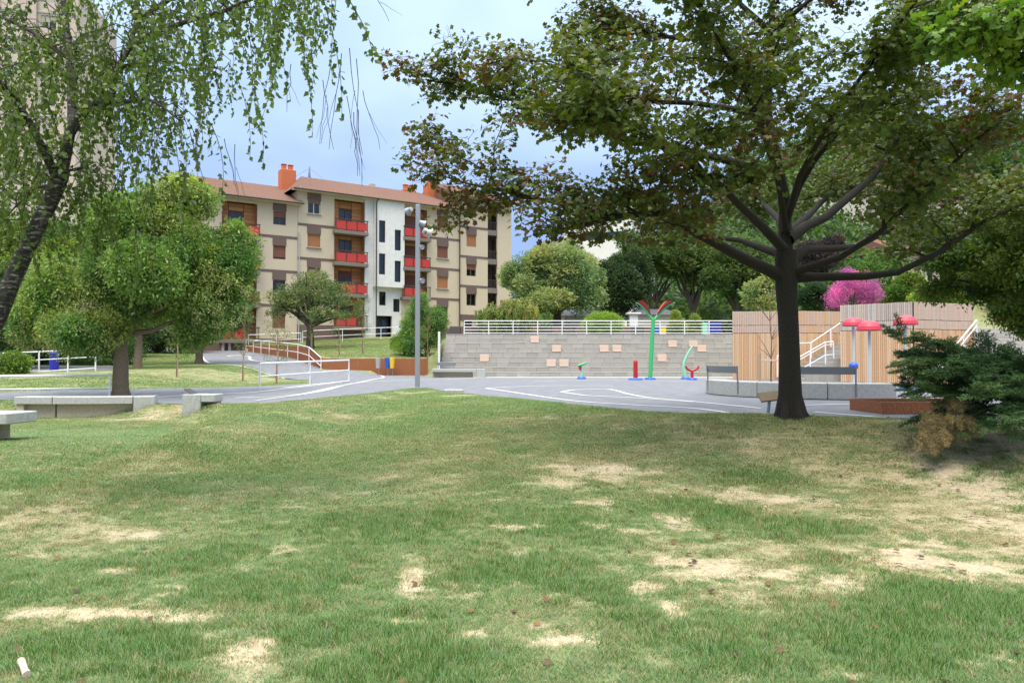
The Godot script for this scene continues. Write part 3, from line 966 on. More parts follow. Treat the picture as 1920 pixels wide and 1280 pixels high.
	part("base", f3, M.concrete_tan, fbn)
	var f4 := MB.new()
	f4.box(Vector3(-0.55, 0.72, -0.22), Vector3(1.0, 0.16, 0.02), 0.004)
	for s in [-0.95, -0.15]:
		f4.box(Vector3(s, 0.55, -0.235), Vector3(0.03, 0.5, 0.02))
	part("backrest", f4, M.steel, fbn)

func water_base(t: Node3D, rad: float) -> void:
	var mb := MB.new()
	mb.lathe(Vector3.ZERO, [Vector2(rad, -0.02), Vector2(rad, 0.04), Vector2(rad * 0.8, 0.1), Vector2(0.0, 0.11)], 20)
	part("base", mb, M.blue_gloss, t)

func build_play() -> void:
	# green and red palm-like spray
	var t := thing("palm_spray", "tall green water-play pole splitting into two red-lined leaves", "play spray", Vector3(6.48, 0.016, -34.7))
	water_base(t, 0.26)
	var mb := MB.new()
	mb.tube([Vector3(0, 0.05, 0), Vector3(0.05, 1.0, 0), Vector3(0.11, 2.0, 0), Vector3(0.16, 2.85, 0)], [0.1, 0.1, 0.095, 0.09], 14)
	part("pole", mb, M.green_gloss, t)
	for s in [-1.0, 1.0]:
		var w: float = 0.82 if s < 0 else 1.02
		var sp := []
		var rr := []
		for k in 9:
			var q := k / 8.0
			sp.append(Vector3(0.16 + s * w * (q * 0.95 + 0.05), 2.8 + 0.9 * sin(q * 1.35) - q * q * 0.08, 0.0))
			rr.append(lerpf(0.07, 0.03, q))
		var sb := MB.new()
		sb.tube(sp, rr, 8)
		part("leaf_spine", sb, M.green_gloss, t)
		var lf := MB.new()
		for k in range(1, 8):
			var wa := 0.26 * sin(PI * clampf((k - 0.6) / 7.0, 0.0, 1.0)) + 0.02
			var wb := 0.26 * sin(PI * clampf((k + 0.4) / 7.0, 0.0, 1.0)) + 0.02
			for side in [-1.0, 1.0]:
				var a0: Vector3 = sp[k] + Vector3(0, 0.05, 0)
				var b0: Vector3 = sp[k + 1] + Vector3(0, 0.05, 0)
				var a1: Vector3 = a0 + Vector3(-s * 0.02, wa * 0.75, side * wa)
				var b1: Vector3 = b0 + Vector3(-s * 0.02, wb * 0.75, side * wb)
				lf.flat(a0, b0, b1); lf.flat(a0, b1, a1)
				lf.flat(a0 + Vector3(0, -0.02, 0), b1 + Vector3(0, -0.02, 0), b0 + Vector3(0, -0.02, 0)); lf.flat(a0 + Vector3(0, -0.02, 0), a1 + Vector3(0, -0.02, 0), b1 + Vector3(0, -0.02, 0))
		part("leaf_panel", lf, M.red_gloss, t)
	# red post
	t = thing("spray_post", "plain upright red water-play post on a blue base", "play spray", Vector3(5.68, 0.016, -34.0))
	water_base(t, 0.34)
	mb = MB.new()
	mb.lathe(Vector3.ZERO, [Vector2(0.1, 0.05), Vector2(0.1, 0.84), Vector2(0.075, 0.9), Vector2(0.0, 0.91)], 18)
	part("post", mb, M.red_gloss, t)
	# bird-like cannon
	t = thing("spray_cannon", "small pale green tilting water cannon with a red grip", "play spray", Vector3(3.35, 0.016, -35.6))
	water_base(t, 0.22)
	mb = MB.new()
	mb.tube([Vector3(0, 0.05, 0), Vector3(0.02, 0.4, 0), Vector3(0.09, 0.66, 0)], [0.06, 0.05, 0.05], 10)
	part("stand", mb, M.mint_gloss, t)
	mb = MB.new()
	mb.tube([Vector3(-0.17, 0.64, 0), Vector3(0.05, 0.70, 0), Vector3(0.28, 0.8, 0)], [0.05, 0.06, 0.03], 10)
	part("barrel", mb, M.green_gloss, t)
	mb = MB.new()
	mb.tube([Vector3(-0.07, 0.63, 0.05), Vector3(-0.08, 0.5, 0.05), Vector3(-0.04, 0.42, 0.05)], [0.07, 0.075, 0.03], 8)
	part("grip", mb, M.red_gloss, t)
	# curved pipe
	t = thing("spray_pipe", "tall curved mint green water-play pipe leaning over", "play spray", Vector3(8.32, 0.016, -35.4))
	water_base(t, 0.24)
	mb = MB.new()
	var pts := []
	var rr := []
	for k in 11:
		var q := k / 10.0
		pts.append(Vector3(-0.16 + 0.02 * q + 0.52 * pow(maxf(q - 0.3, 0.0), 1.6) * 1.7 + 0.14 * pow(1.0 - q, 3.0), 0.05 + q * 1.55, 0.0))
		rr.append(lerpf(0.085, 0.045, q))
	mb.tube(pts, rr, 12)
	part("pipe", mb, M.mint_gloss, t)
	# red fork
	t = thing("spray_fork", "short red forked water-play post beside the curved pipe", "play spray", Vector3(8.33, 0.016, -34.2))
	water_base(t, 0.22)
	mb = MB.new()
	mb.tube([Vector3(0, 0.05, 0), Vector3(0, 0.42, 0)], [0.07, 0.065], 12)
	part("post", mb, M.red_gloss, t)
	for s in [-1.0, 1.0]:
		mb = MB.new()
		mb.tube([Vector3(0, 0.40, 0), Vector3(s * 0.14, 0.46, 0), Vector3(s * 0.24, 0.52, 0), Vector3(s * 0.30, 0.64, 0)], [0.05, 0.055, 0.055, 0.045], 10)
		part("arm", mb, M.red_gloss, t)
	# mushroom showers
	var which := ["tallest, above the blue ball", "lowest, behind the curved bench", "beside the low conifer"]
	var k := 0
	for s in [[1601, 25.6, 2.34, 0.36], [1631, 21.6, 2.03, 0.35], [1699, 22.9, 2.26, 0.36]]:
		var x: float = (s[0] - 960.0) / F * s[1]
		t = thing("mushroom_shower", "red mushroom-topped shower on a grey pole, " + which[k], "play spray", Vector3(x, 0.016, -s[1]), 0.0, "red mushroom showers")
		water_base(t, 0.24)
		mb = MB.new()
		mb.lathe(Vector3.ZERO, [Vector2(0.044, 0.05), Vector2(0.044, s[2] - 0.16), Vector2(0.0, s[2] - 0.15)], 16)
		part("pole", mb, M.pole_grey, t)
		mb = MB.new()
		var y: float = s[2]
		mb.lathe(Vector3.ZERO, [Vector2(0.0, y - 0.17), Vector2(s[3] * 0.7, y - 0.2), Vector2(s[3] * 0.97, y - 0.235), Vector2(s[3], y - 0.215), Vector2(s[3] * 0.92, y - 0.11), Vector2(s[3] * 0.72, y - 0.01), Vector2(s[3] * 0.42, y + 0.05), Vector2(0.12 * s[3], y + 0.07), Vector2(0.0, y + 0.07)], 24)
		part("cap", mb, M.red_cap, t)
		k += 1
	mb = MB.new()
	var prof := []
	for q in 13:
		prof.append(Vector2(sin(PI * q / 12.0) * 0.15, 0.15 - cos(PI * q / 12.0) * 0.15))
	mb.lathe(Vector3(0, 0.58, 0), prof, 20)
	t = thing("ball_spray", "blue ball on a thin post in front of the timber wall", "play spray", Vector3(11.55, 0.016, -25.0))
	part("ball", mb, M.blue_gloss, t)
	mb = MB.new()
	mb.lathe(Vector3.ZERO, [Vector2(0.14, -0.02), Vector2(0.14, 0.03), Vector2(0.035, 0.05), Vector2(0.035, 0.6)], 12)
	part("post", mb, M.pole_grey, t)

func floodlight(t: Node3D, at: Vector3, turn: float, size: float, m: Material) -> void:
	var o := Node3D.new()
	o.name = "floodlight"
	t.add_child(o, true)
	o.position = at
	o.rotation = Vector3(0.35, turn, 0)
	var mb := MB.new()
	var s := size
	var prof := [Vector2(0.0, -0.5 * s), Vector2(0.28 * s, -0.48 * s), Vector2(0.34 * s, -0.2 * s), Vector2(0.5 * s, 0.2 * s), Vector2(0.52 * s, 0.32 * s), Vector2(0.47 * s, 0.33 * s), Vector2(0.42 * s, 0.25 * s), Vector2(0.0, 0.24 * s)]
	mb.lathe(Vector3.ZERO, prof, 14)
	var h := part("housing", mb, m, o)
	h.rotation.x = PI * 0.5
	var br := MB.new()
	br.box(Vector3(0, -0.1 * s, -0.3 * s), Vector3(0.06, 0.5 * s, 0.06), 0.004)
	part("bracket", br, m, o)

func build_furniture() -> void:
	# lamp post with floodlights
	var t := thing("lamp_post", "tall grey square lamp post carrying floodlights at the lawn tip", "lamp post", Vector3(-3.15, 0.0, -24.65))
	var mb := MB.new()
	mb.box(Vector3(0, 3.05, 0), Vector3(0.15, 6.2, 0.15), 0.012)
	part("pole", mb, M.galvanised, t)
	mb = MB.new()
	mb.box(Vector3(0, 0.03, 0), Vector3(0.34, 0.03, 0.34), 0.004)
	part("foot_plate", mb, M.galvanised, t)
	floodlight(t, Vector3(-0.28, 5.92, 0.12), -2.3, 0.27, M.galvanised)
	floodlight(t, Vector3(0.34, 5.2, 0.1), 2.0, 0.34, M.pale_metal)
	floodlight(t, Vector3(0.16, 5.5, 0.05), 1.9, 0.26, M.galvanised)
	floodlight(t, Vector3(0.14, 4.72, 0.08), 0.6, 0.16, M.pale_metal)
	floodlight(t, Vector3(0.15, 3.6, 0.08), 0.6, 0.17, M.pale_metal)
	solo("kerb_stone", chamfered(Vector3(0.55, 0.12, 0.3)), M.concrete_pale, "flat pale stone slab lying on the bare soil near the lamp post", "stone slab", Vector3(-1.68, 0.05, -21.35))
	# rusty steel walls
	var w := thing("steel_retaining_wall", "low rust-brown weathering steel wall holding the grass bank", "wall", Vector3(-8.2, 0, -43.5), 0.0, "rusty steel walls")
	for k in 6:
		mb = MB.new()
		mb.box(Vector3(-2.3 + k * 1.02 - 0.1, 0.47, 0), Vector3(1.012, 1.06, 0.02 + 0.004 * (k % 2)), 0.003)
		part("panel", mb, M.corten, w)
	var w2 := thing("steel_retaining_wall", "sloping rust-brown steel edging below the ramp railing", "wall", Vector3(-11.1, 0, -43.5), 0.0, "rusty steel walls")
	var feet := []
	for k in 9:
		var q := k / 8.0
		var x := lerpf(-11.1, -20.8, q)
		var d := lerpf(43.5, 58.2, q)
		feet.append(Vector3(x, height(x - 0.9, d - 0.6), -d))
	feet[0].y = 0.05
	for k in 8:
		mb = MB.new()
		var a: Vector3 = feet[k] - w2.position
		var b: Vector3 = feet[k + 1] - w2.position
		var hh := lerpf(0.95, 0.6, k / 8.0)
		var hn := lerpf(0.95, 0.6, (k + 1) / 8.0)
		var out := Vector3(-0.02, 0, 0.012)
		mb.quad(a + Vector3.DOWN * 0.3, b + Vector3.DOWN * 0.3, b + Vector3.UP * hn, a + Vector3.UP * hh, Vector3(-0.83, 0, 0.55))
		mb.quad(a + Vector3.DOWN * 0.3 - out, b + Vector3.DOWN * 0.3 - out, b + Vector3.UP * hn - out, a + Vector3.UP * hh - out, Vector3(0.83, 0, -0.55))
		mb.quad(a + Vector3.UP * hh, b + Vector3.UP * hn, b + Vector3.UP * hn - out, a + Vector3.UP * hh - out, Vector3.UP)
		part("panel", mb, M.corten, w2)
	var rfeet := []
	for p in feet: rfeet.append(p + Vector3(-0.12, 0.0, 0.07))
	railing("white ramp railing following the sloping rusty steel edging", "white railings", rfeet, 1.0, [1.0, 0.5], 1.9)
	var cpt := thing("steel_planter", "low rust-brown steel planter edge between maple and conifer", "planter", Vector3(7.35, 0.0, -13.4), 0.05)
	for s in [[0.0, 0.25, 1.5, 0.012], [0.0, -0.9, 1.5, 0.012]]:
		mb = MB.new()
		mb.box(Vector3(s[0] + 0.1, 0.11, s[1]), Vector3(s[2] + 0.3, 0.24, s[3]), 0.002)
		part("side", mb, M.corten, cpt)
	for s in [-0.8, 1.0]:
		mb = MB.new()
		mb.box(Vector3(s, 0.11, -0.325), Vector3(0.012, 0.24, 1.13), 0.002)
		part("side", mb, M.corten, cpt)
	mb = MB.new()
	mb.box(Vector3(0.1, 0.09, -0.325), Vector3(1.76, 0.16, 1.12))
	part("soil", mb, M.soil, cpt)
	# litter bins by the rusty wall
	var cols := [["grey", M.bin_grey, 709.0], ["blue", M.blue_gloss, 726.5], ["yellow", M.yellow_gloss, 735.0]]
	for c in cols:
		var x: float = (c[2] - 960.0) / F * 42.9
		t = thing("litter_bin", "small %s litter bin on a post before the rusty steel wall" % c[0], "bin", Vector3(x, 0.016, -42.9), 0.0, "recycling bins by the rusty wall")
		mb = MB.new()
		mb.lathe(Vector3(0, 0, 0), [Vector2(0.0, 0.42), Vector2(0.12, 0.42), Vector2(0.155, 0.95), Vector2(0.16, 1.02), Vector2(0.12, 1.03), Vector2(0.1, 0.99), Vector2(0.0, 0.98)], 14)
		part("bucket", mb, c[1], t)
		mb = MB.new()
		mb.box(Vector3(0, 0.45, -0.17), Vector3(0.05, 0.95, 0.04), 0.004)
		part("post", mb, M.galvanised, t)
	# railings on the left
	var p0 := Vector3(-8.05, -0.08, -23.6)
	var p1 := Vector3(-6.75, 0.016, -30.6)
	railing("white freestanding railing where the ramp meets the plaza", "white railings", [p0, p1], 0.92, [1.0, 0.55, 0.06], 3.5, 0.032)
	railing("white handrail ending behind the long curved bench", "white railings", [Vector3(-11.2, -0.12, -20.6), Vector3(-14.9, -0.16, -20.5), Vector3(-19.0, -0.2, -20.3)], 0.66, [1.0, 0.45], 2.6, 0.032)
	railing("white railing along the side road near the blue bin", "white railings", [Vector3(-24.0, 0.22, -27.6), Vector3(-18.3, 0.48, -28.6), Vector3(-16.9, 0.6, -30.0)], 0.78, [1.0, 0.6, 0.02], 1.3, 0.026)
	var up := []
	for q in [[-20.9, 58.6], [-19.0, 59.6], [-17.2, 60.2]]:
		up.append(Vector3(q[0], height(q[0] + 0.8, q[1] + 0.3) - 0.2, -q[1]))
	railing("short white railing at the head of the ramp", "white railings", up, 1.0, [1.0, 0.5], 2.0)
	up = []
	for q in [[-17.0, 60.0], [-14.0, 61.0], [-11.0, 62.0], [-8.0, 63.2]]:
		up.append(Vector3(q[0], height(q[0], q[1]), -q[1]))
	railing("white railing along the top of the grass bank before the flats", "white railings", up, 1.0, [1.0, 0.5], 2.6)
	# plaque by the maple
	t = thing("plaque_stand", "small brown tilted plaque on a metal post next to the maple trunk", "plaque", Vector3(4.42, 0.016, -12.75))
	mb = MB.new()
	mb.box(Vector3(0.02, 0.33, 0), Vector3(0.36, 0.03, 0.26), 0.005, Basis(Vector3.RIGHT, 0.55) * Basis(Vector3.BACK, 0.14))
	part("plate", mb, M.brown_plate, t)
	mb = MB.new()
	mb.tube([Vector3(-0.02, -0.05, 0), Vector3(0.02, 0.31, 0)], [0.028, 0.028], 8)
	part("post", mb, M.galvanised, t)
	# blue bin by the side road
	t = thing("litter_bin", "tall blue domed recycling bin beside the side road", "bin", ground(101, 31.2) + Vector3(0, 0.016, 0))
	mb = MB.new()
	mb.lathe(Vector3.ZERO, [Vector2(0.17, 0.0), Vector2(0.19, 0.62), Vector2(0.2, 0.72), Vector2(0.14, 0.86), Vector2(0.0, 0.9)], 16)
	part("body", mb, M.deep_blue, t)
	mb = MB.new()
	mb.box(Vector3(0, 0.66, 0.185), Vector3(0.16, 0.07, 0.04), 0.004)
	part("slot", mb, M.dark_gap, t)
	# bins behind the top railing
	var bl := [["yellow litter container behind the railing beside the palm spray", M.yellow_gloss, 1243.0, 0.36, 0.72], ["dark blue litter container behind the railing beside the yellow one", M.blue_gloss, 1229.0, 0.36, 0.75], ["big deep blue recycling container behind the end of the railing", M.deep_blue, 1338.0, 0.9, 0.95], ["pale green recycling container behind the railing beside the deep blue one", M.mint_gloss, 1322.0, 0.34, 0.95]]
	for c in bl:
		var g := ground(c[2], 49.0)
		t = thing("recycling_container", c[0], "container", g, 0.0, "containers behind the railing")
		mb = MB.new()
		mb.box(Vector3(0, c[4] * 0.46, 0), Vector3(c[3], c[4] * 0.85, 0.5), 0.04)
		part("body", mb, c[1], t)
		mb = MB.new()
		mb.box(Vector3(0, c[4] * 0.93, 0), Vector3(c[3] + 0.04, c[4] * 0.1, 0.54), 0.03)
		part("lid", mb, c[1], t)
	# dead stick and fallen bits on the lawn
	mb = MB.new()
	mb.tube([Vector3(-0.07, 0.03, -0.07), Vector3(-0.02, 0.035, -0.01), Vector3(0.03, 0.03, 0.05), Vector3(0.06, 0.024, 0.08)], [0.021, 0.018, 0.017, 0.021], 8)
	var g := ground(56, 3.85)
	solo("wood_stick", mb, M.pale_wood, "short pale stick lying on the grass in the near corner", "stick", g)

func chamfered(s: Vector3) -> MB:
	var mb := MB.new()
	mb.box(Vector3.ZERO, s, 0.02)
	return mb

# ------------------------------------------------------------------ the flats
# a plain wall in the facade's own axes (x along, y up, z outwards) with rectangular openings [x0, x1, y0, y1]
func wall_sheet(mb: MB, x0: float, x1: float, y0: float, y1: float, holes: Array, reveal := 0.22, z := 0.0) -> void:
	var xs := [x0, x1]
	var ys := [y0, y1]
	for h in holes:
		for k in [0, 1]:
			if h[k] > x0 and h[k] < x1 and not xs.has(h[k]): xs.append(h[k])
			if h[k + 2] > y0 and h[k + 2] < y1 and not ys.has(h[k + 2]): ys.append(h[k + 2])
	xs.sort()
	ys.sort()
	for i in xs.size() - 1:
		for j in ys.size() - 1:
			var cx: float = (xs[i] + xs[i + 1]) * 0.5
			var cy: float = (ys[j] + ys[j + 1]) * 0.5
			var open := false
			for h in holes:
				if cx > h[0] and cx < h[1] and cy > h[2] and cy < h[3]: open = true
			if not open:
				mb.quad(Vector3(xs[i], ys[j], z), Vector3(xs[i + 1], ys[j], z), Vector3(xs[i + 1], ys[j + 1], z), Vector3(xs[i], ys[j + 1], z), Vector3.BACK)
	for h in holes:
		var b := Vector3(0, 0, -reveal)
		var p := [Vector3(h[0], h[2], z), Vector3(h[1], h[2], z), Vector3(h[1], h[3], z), Vector3(h[0], h[3], z)]
		var ns := [Vector3.UP, Vector3.LEFT, Vector3.DOWN, Vector3.RIGHT]
		for k in 4:
			mb.quad(p[k], p[(k + 1) % 4], p[(k + 1) % 4] + b, p[k] + b, ns[k])

func window(parent: Node, x: float, y: float, w: float, h: float, shut: float, frame: Material, shutter: Material, back := -0.16) -> void:
	var mb := MB.new()
	var t := 0.07
	mb.box(Vector3(x + w * 0.5, y + t * 0.5, back), Vector3(w, t, 0.08), 0.004)
	mb.box(Vector3(x + w * 0.5, y + h - t * 0.5, back), Vector3(w, t, 0.08), 0.004)
	for s in [x + t * 0.5, x + w - t * 0.5] + ([x + w * 0.5] if w > 0.8 else []):
		mb.box(Vector3(s, y + h * 0.5, back), Vector3(t, h - 2.0 * t - 0.004, 0.076), 0.004)
	var o := part("window", mb, frame, parent)
	var g := MB.new()
	g.box(Vector3(x + w * 0.5, y + h * 0.5, back - 0.02), Vector3(w - t, h - t, 0.012))
	part("pane", g, M.pane, o)
	if shut > 0.0:
		var sh := MB.new()
		var n := int(h * shut / 0.09) + 1
		for k in n:
			sh.box(Vector3(x + w * 0.5, y + h - (k + 0.5) * h * shut / n, back + 0.07), Vector3(w - 0.02, h * shut / n - 0.008, 0.02), 0.004)
		part("roller_shutter", sh, shutter, o)
	var rm := MB.new()
	rm.box(Vector3(x + w * 0.5, y + h * 0.5, back - 0.5), Vector3(w, h, 0.02))
	part("curtain", rm, M.curtain, o)

func balcony(parent: Node, x0: float, x1: float, y: float, reds: int, plants := 0) -> void:
	var mb := MB.new()
	mb.box(Vector3((x0 + x1) * 0.5, y - 0.16, 0.22), Vector3(x1 - x0 + 0.3, 0.3, 0.78), 0.02)
	var o := part("balcony", mb, M.balcony_slab, parent)
	var rl := MB.new()
	rl.box(Vector3((x0 + x1) * 0.5, y + 0.98, 0.56), Vector3(x1 - x0 + 0.24, 0.09, 0.1), 0.01)
	part("top_rail", rl, M.dark_rail, o)
	for k in 4:
		var p := MB.new()
		var x := lerpf(x0 - 0.05, x1 + 0.05, k / 3.0)
		p.box(Vector3(x, y + 0.46, 0.56), Vector3(0.06, 0.93, 0.06), 0.006)
		part("rail_post", p, M.dark_rail, o)
	for k in 3:
		var p := MB.new()
		var a := lerpf(x0 - 0.05, x1 + 0.05, k / 3.0) + 0.05
		var b := lerpf(x0 - 0.05, x1 + 0.05, (k + 1) / 3.0) - 0.05
		if k < reds or reds < 0:
			p.box(Vector3((a + b) * 0.5, y + 0.47, 0.55), Vector3(b - a, 0.72, 0.02), 0.004)
			part("fabric_screen", p, M.red_cloth, o)
		else:
			for q in 7:
				p.box(Vector3(lerpf(a, b, (q + 0.5) / 7.0), y + 0.46, 0.55), Vector3(0.03, 0.9, 0.03))
			part("balusters", p, M.dark_rail, o)

func bay(parent: Node, x0: float, x1: float, y0: float, floors: Array, top: float, seed: int) -> void:
	# recessed wood-lined loggias, one above another
	var deep := 0.75
	var r := RandomNumberGenerator.new()
	r.seed = seed
	for i in floors.size():
		var y: float = floors[i]
		var yt: float = (floors[i + 1] - 0.32) if i + 1 < floors.size() else top
		var bk := MB.new()
		var win := [x0 + (x1 - x0) * 0.25, x0 + (x1 - x0) * 0.66, y + 0.95, y + 2.1]
		wall_sheet(bk, x0 - 0.3, x1 + 0.3, y - 0.3, yt + 0.3, [win], 0.15, -deep)
		var lining := part("lining", bk, M.dark_wood, parent)
		var n := int((yt - y) / 0.3)
		for k in n:
			var a := y + (yt - y) * k / n
			var h := (yt - y) / n - 0.02
			for seg in [[x0 + 0.01, win[0] - 0.05], [win[0], win[1]], [win[1] + 0.05, x1 - 0.01]]:
				if seg[0] == win[0] and a < win[3] and a + h > win[2]: continue
				var p := MB.new()
				p.box(Vector3((seg[0] + seg[1]) * 0.5, a + h * 0.5, -deep + 0.025), Vector3(seg[1] - seg[0], h, 0.03), 0.004)
				part("plank", p, M["clad%d" % (r.randi() % 3)], lining)
		for s in [[x0, Vector3.RIGHT], [x1, Vector3.LEFT]]:
			var sd := MB.new()
			sd.quad(Vector3(s[0], y - 0.3, -0.02), Vector3(s[0], y - 0.3, -deep), Vector3(s[0], yt + 0.3, -deep), Vector3(s[0], yt + 0.3, -0.02), s[1])
			part("side_lining", sd, M.clad1, lining)
		var fl := MB.new()
		fl.box(Vector3((x0 + x1) * 0.5, y - 0.16, -deep * 0.5 - 0.1), Vector3(x1 - x0 - 0.01, 0.296, deep - 0.2))
		part("floor_slab", fl, M.balcony_slab, parent)
		window(parent, win[0], win[2], win[1] - win[0], win[3] - win[2], [0.0, 1.0, 1.0, 0.85, 0.5][(seed + i) % 5] if i != 3 else 0.0, M.dark_frame, M.shutter_b, -deep - 0.03)
		balcony(parent, x0, x1, y, -1 if i > 0 else 2)

func roof(parent: Node, x0: float, x1: float, eave: float, deep: float, rise: float, hip0 := 0.0, hip1 := 0.0) -> void:
	var mb := MB.new()
	var over := 0.75
	var n := int((x1 - x0) / 0.07)
	var rows := 16
	var prev := []
	for j in rows + 1:
		var q := float(j) / rows
		for step in ([0, 1] if j > 0 and j < rows else [0]):
			var line := []
			for i in n + 1:
				var x := lerpf(x0 + hip0 * q, x1 - hip1 * q, float(i) / n)
				var wave := absf(sin(x * PI / 0.24)) * 0.075
				var y := eave + rise * q + wave + (0.03 if step == 0 and j > 0 else 0.0) - (0.03 * 0 if step else 0.0)
				line.append(Vector3(x, y, over - q * (deep * 0.5 + over)))
			if prev.size():
				for i in n:
					mb.flat(prev[i], prev[i + 1], line[i + 1])
					mb.flat(prev[i], line[i + 1], line[i])
			prev = line
	var o := part("roof", mb, M.roof_tile, parent)
	o.set_meta("kind", "stuff")
	var bk := MB.new()
	bk.quad(Vector3(x0 + hip0, eave + rise, -deep * 0.5), Vector3(x1 - hip1, eave + rise, -deep * 0.5), Vector3(x1, eave, -deep - over), Vector3(x0, eave, -deep - over), Vector3(0, 1, -0.4).normalized())
	for s in [[x0, hip0, Vector3.LEFT], [x1, -hip1, Vector3.RIGHT]]:
		bk.tri(Vector3(s[0], eave + 0.03, over), Vector3(s[0], eave, -deep - over), Vector3(s[0] + s[1], eave + rise + 0.02, -deep * 0.5), s[2] if s[1] == 0.0 else (s[2] + Vector3.UP).normalized())
	part("roof_slope", bk, M.roof_tile, parent)
	var ev := MB.new()
	ev.box(Vector3((x0 + x1) * 0.5, eave - 0.05, 0.42), Vector3(x1 - x0 - 0.06, 0.09, 0.6), 0.01)
	part("soffit", ev, M.cream, parent)
	var gt := MB.new()
	gt.tube([Vector3(x0, eave - 0.02, over + 0.03), Vector3(x1, eave - 0.02, over + 0.03)], [0.06, 0.06], 8)
	part("gutter", gt, M.dark_rail, parent)

func chimney(parent: Node, x: float, z: float, y0: float, w: float, d: float, h: float, pots: int) -> void:
	var mb := MB.new()
	mb.box(Vector3(x, y0 + h * 0.5, z), Vector3(w, h, d), 0.03)
	var o := part("chimney", mb, M.chimney, parent)
	for k in pots:
		var p := MB.new()
		var px := x + (k - (pots - 1) * 0.5) * w * 0.45
		p.box(Vector3(px, y0 + h + 0.22, z), Vector3(w * 0.28, 0.44, w * 0.28), 0.02)
		p.box(Vector3(px, y0 + h + 0.5, z), Vector3(w * 0.34, 0.08, w * 0.34), 0.01)
		part("chimney_pot", p, M.chimney, o)

func shell(parent: Node, x0: float, x1: float, y0: float, eave: float, deep: float, holes: Array, m: Material) -> void:
	var mb := MB.new()
	wall_sheet(mb, x0, x1, y0, eave, holes)
	for s in [[x0, Vector3.LEFT], [x1, Vector3.RIGHT]]:
		mb.quad(Vector3(s[0], y0, 0), Vector3(s[0], y0, -deep), Vector3(s[0], eave, -deep), Vector3(s[0], eave, 0), s[1])
	mb.quad(Vector3(x0, y0, -deep), Vector3(x1, y0, -deep), Vector3(x1, eave, -deep), Vector3(x0, eave, -deep), Vector3.FORWARD)
	part("wall", mb, m, parent)

func stone(parent: Node, x0: float, x1: float, y0: float, y1: float, called := "stone_panel", proud := 0.03) -> void:
	if x1 - x0 < 0.02: return
	var mb := MB.new()
	mb.box(Vector3((x0 + x1) * 0.5, (y0 + y1) * 0.5, proud * 0.5), Vector3(x1 - x0, y1 - y0, proud + 0.02), 0.004)
	part(called, mb, M.stone, parent)

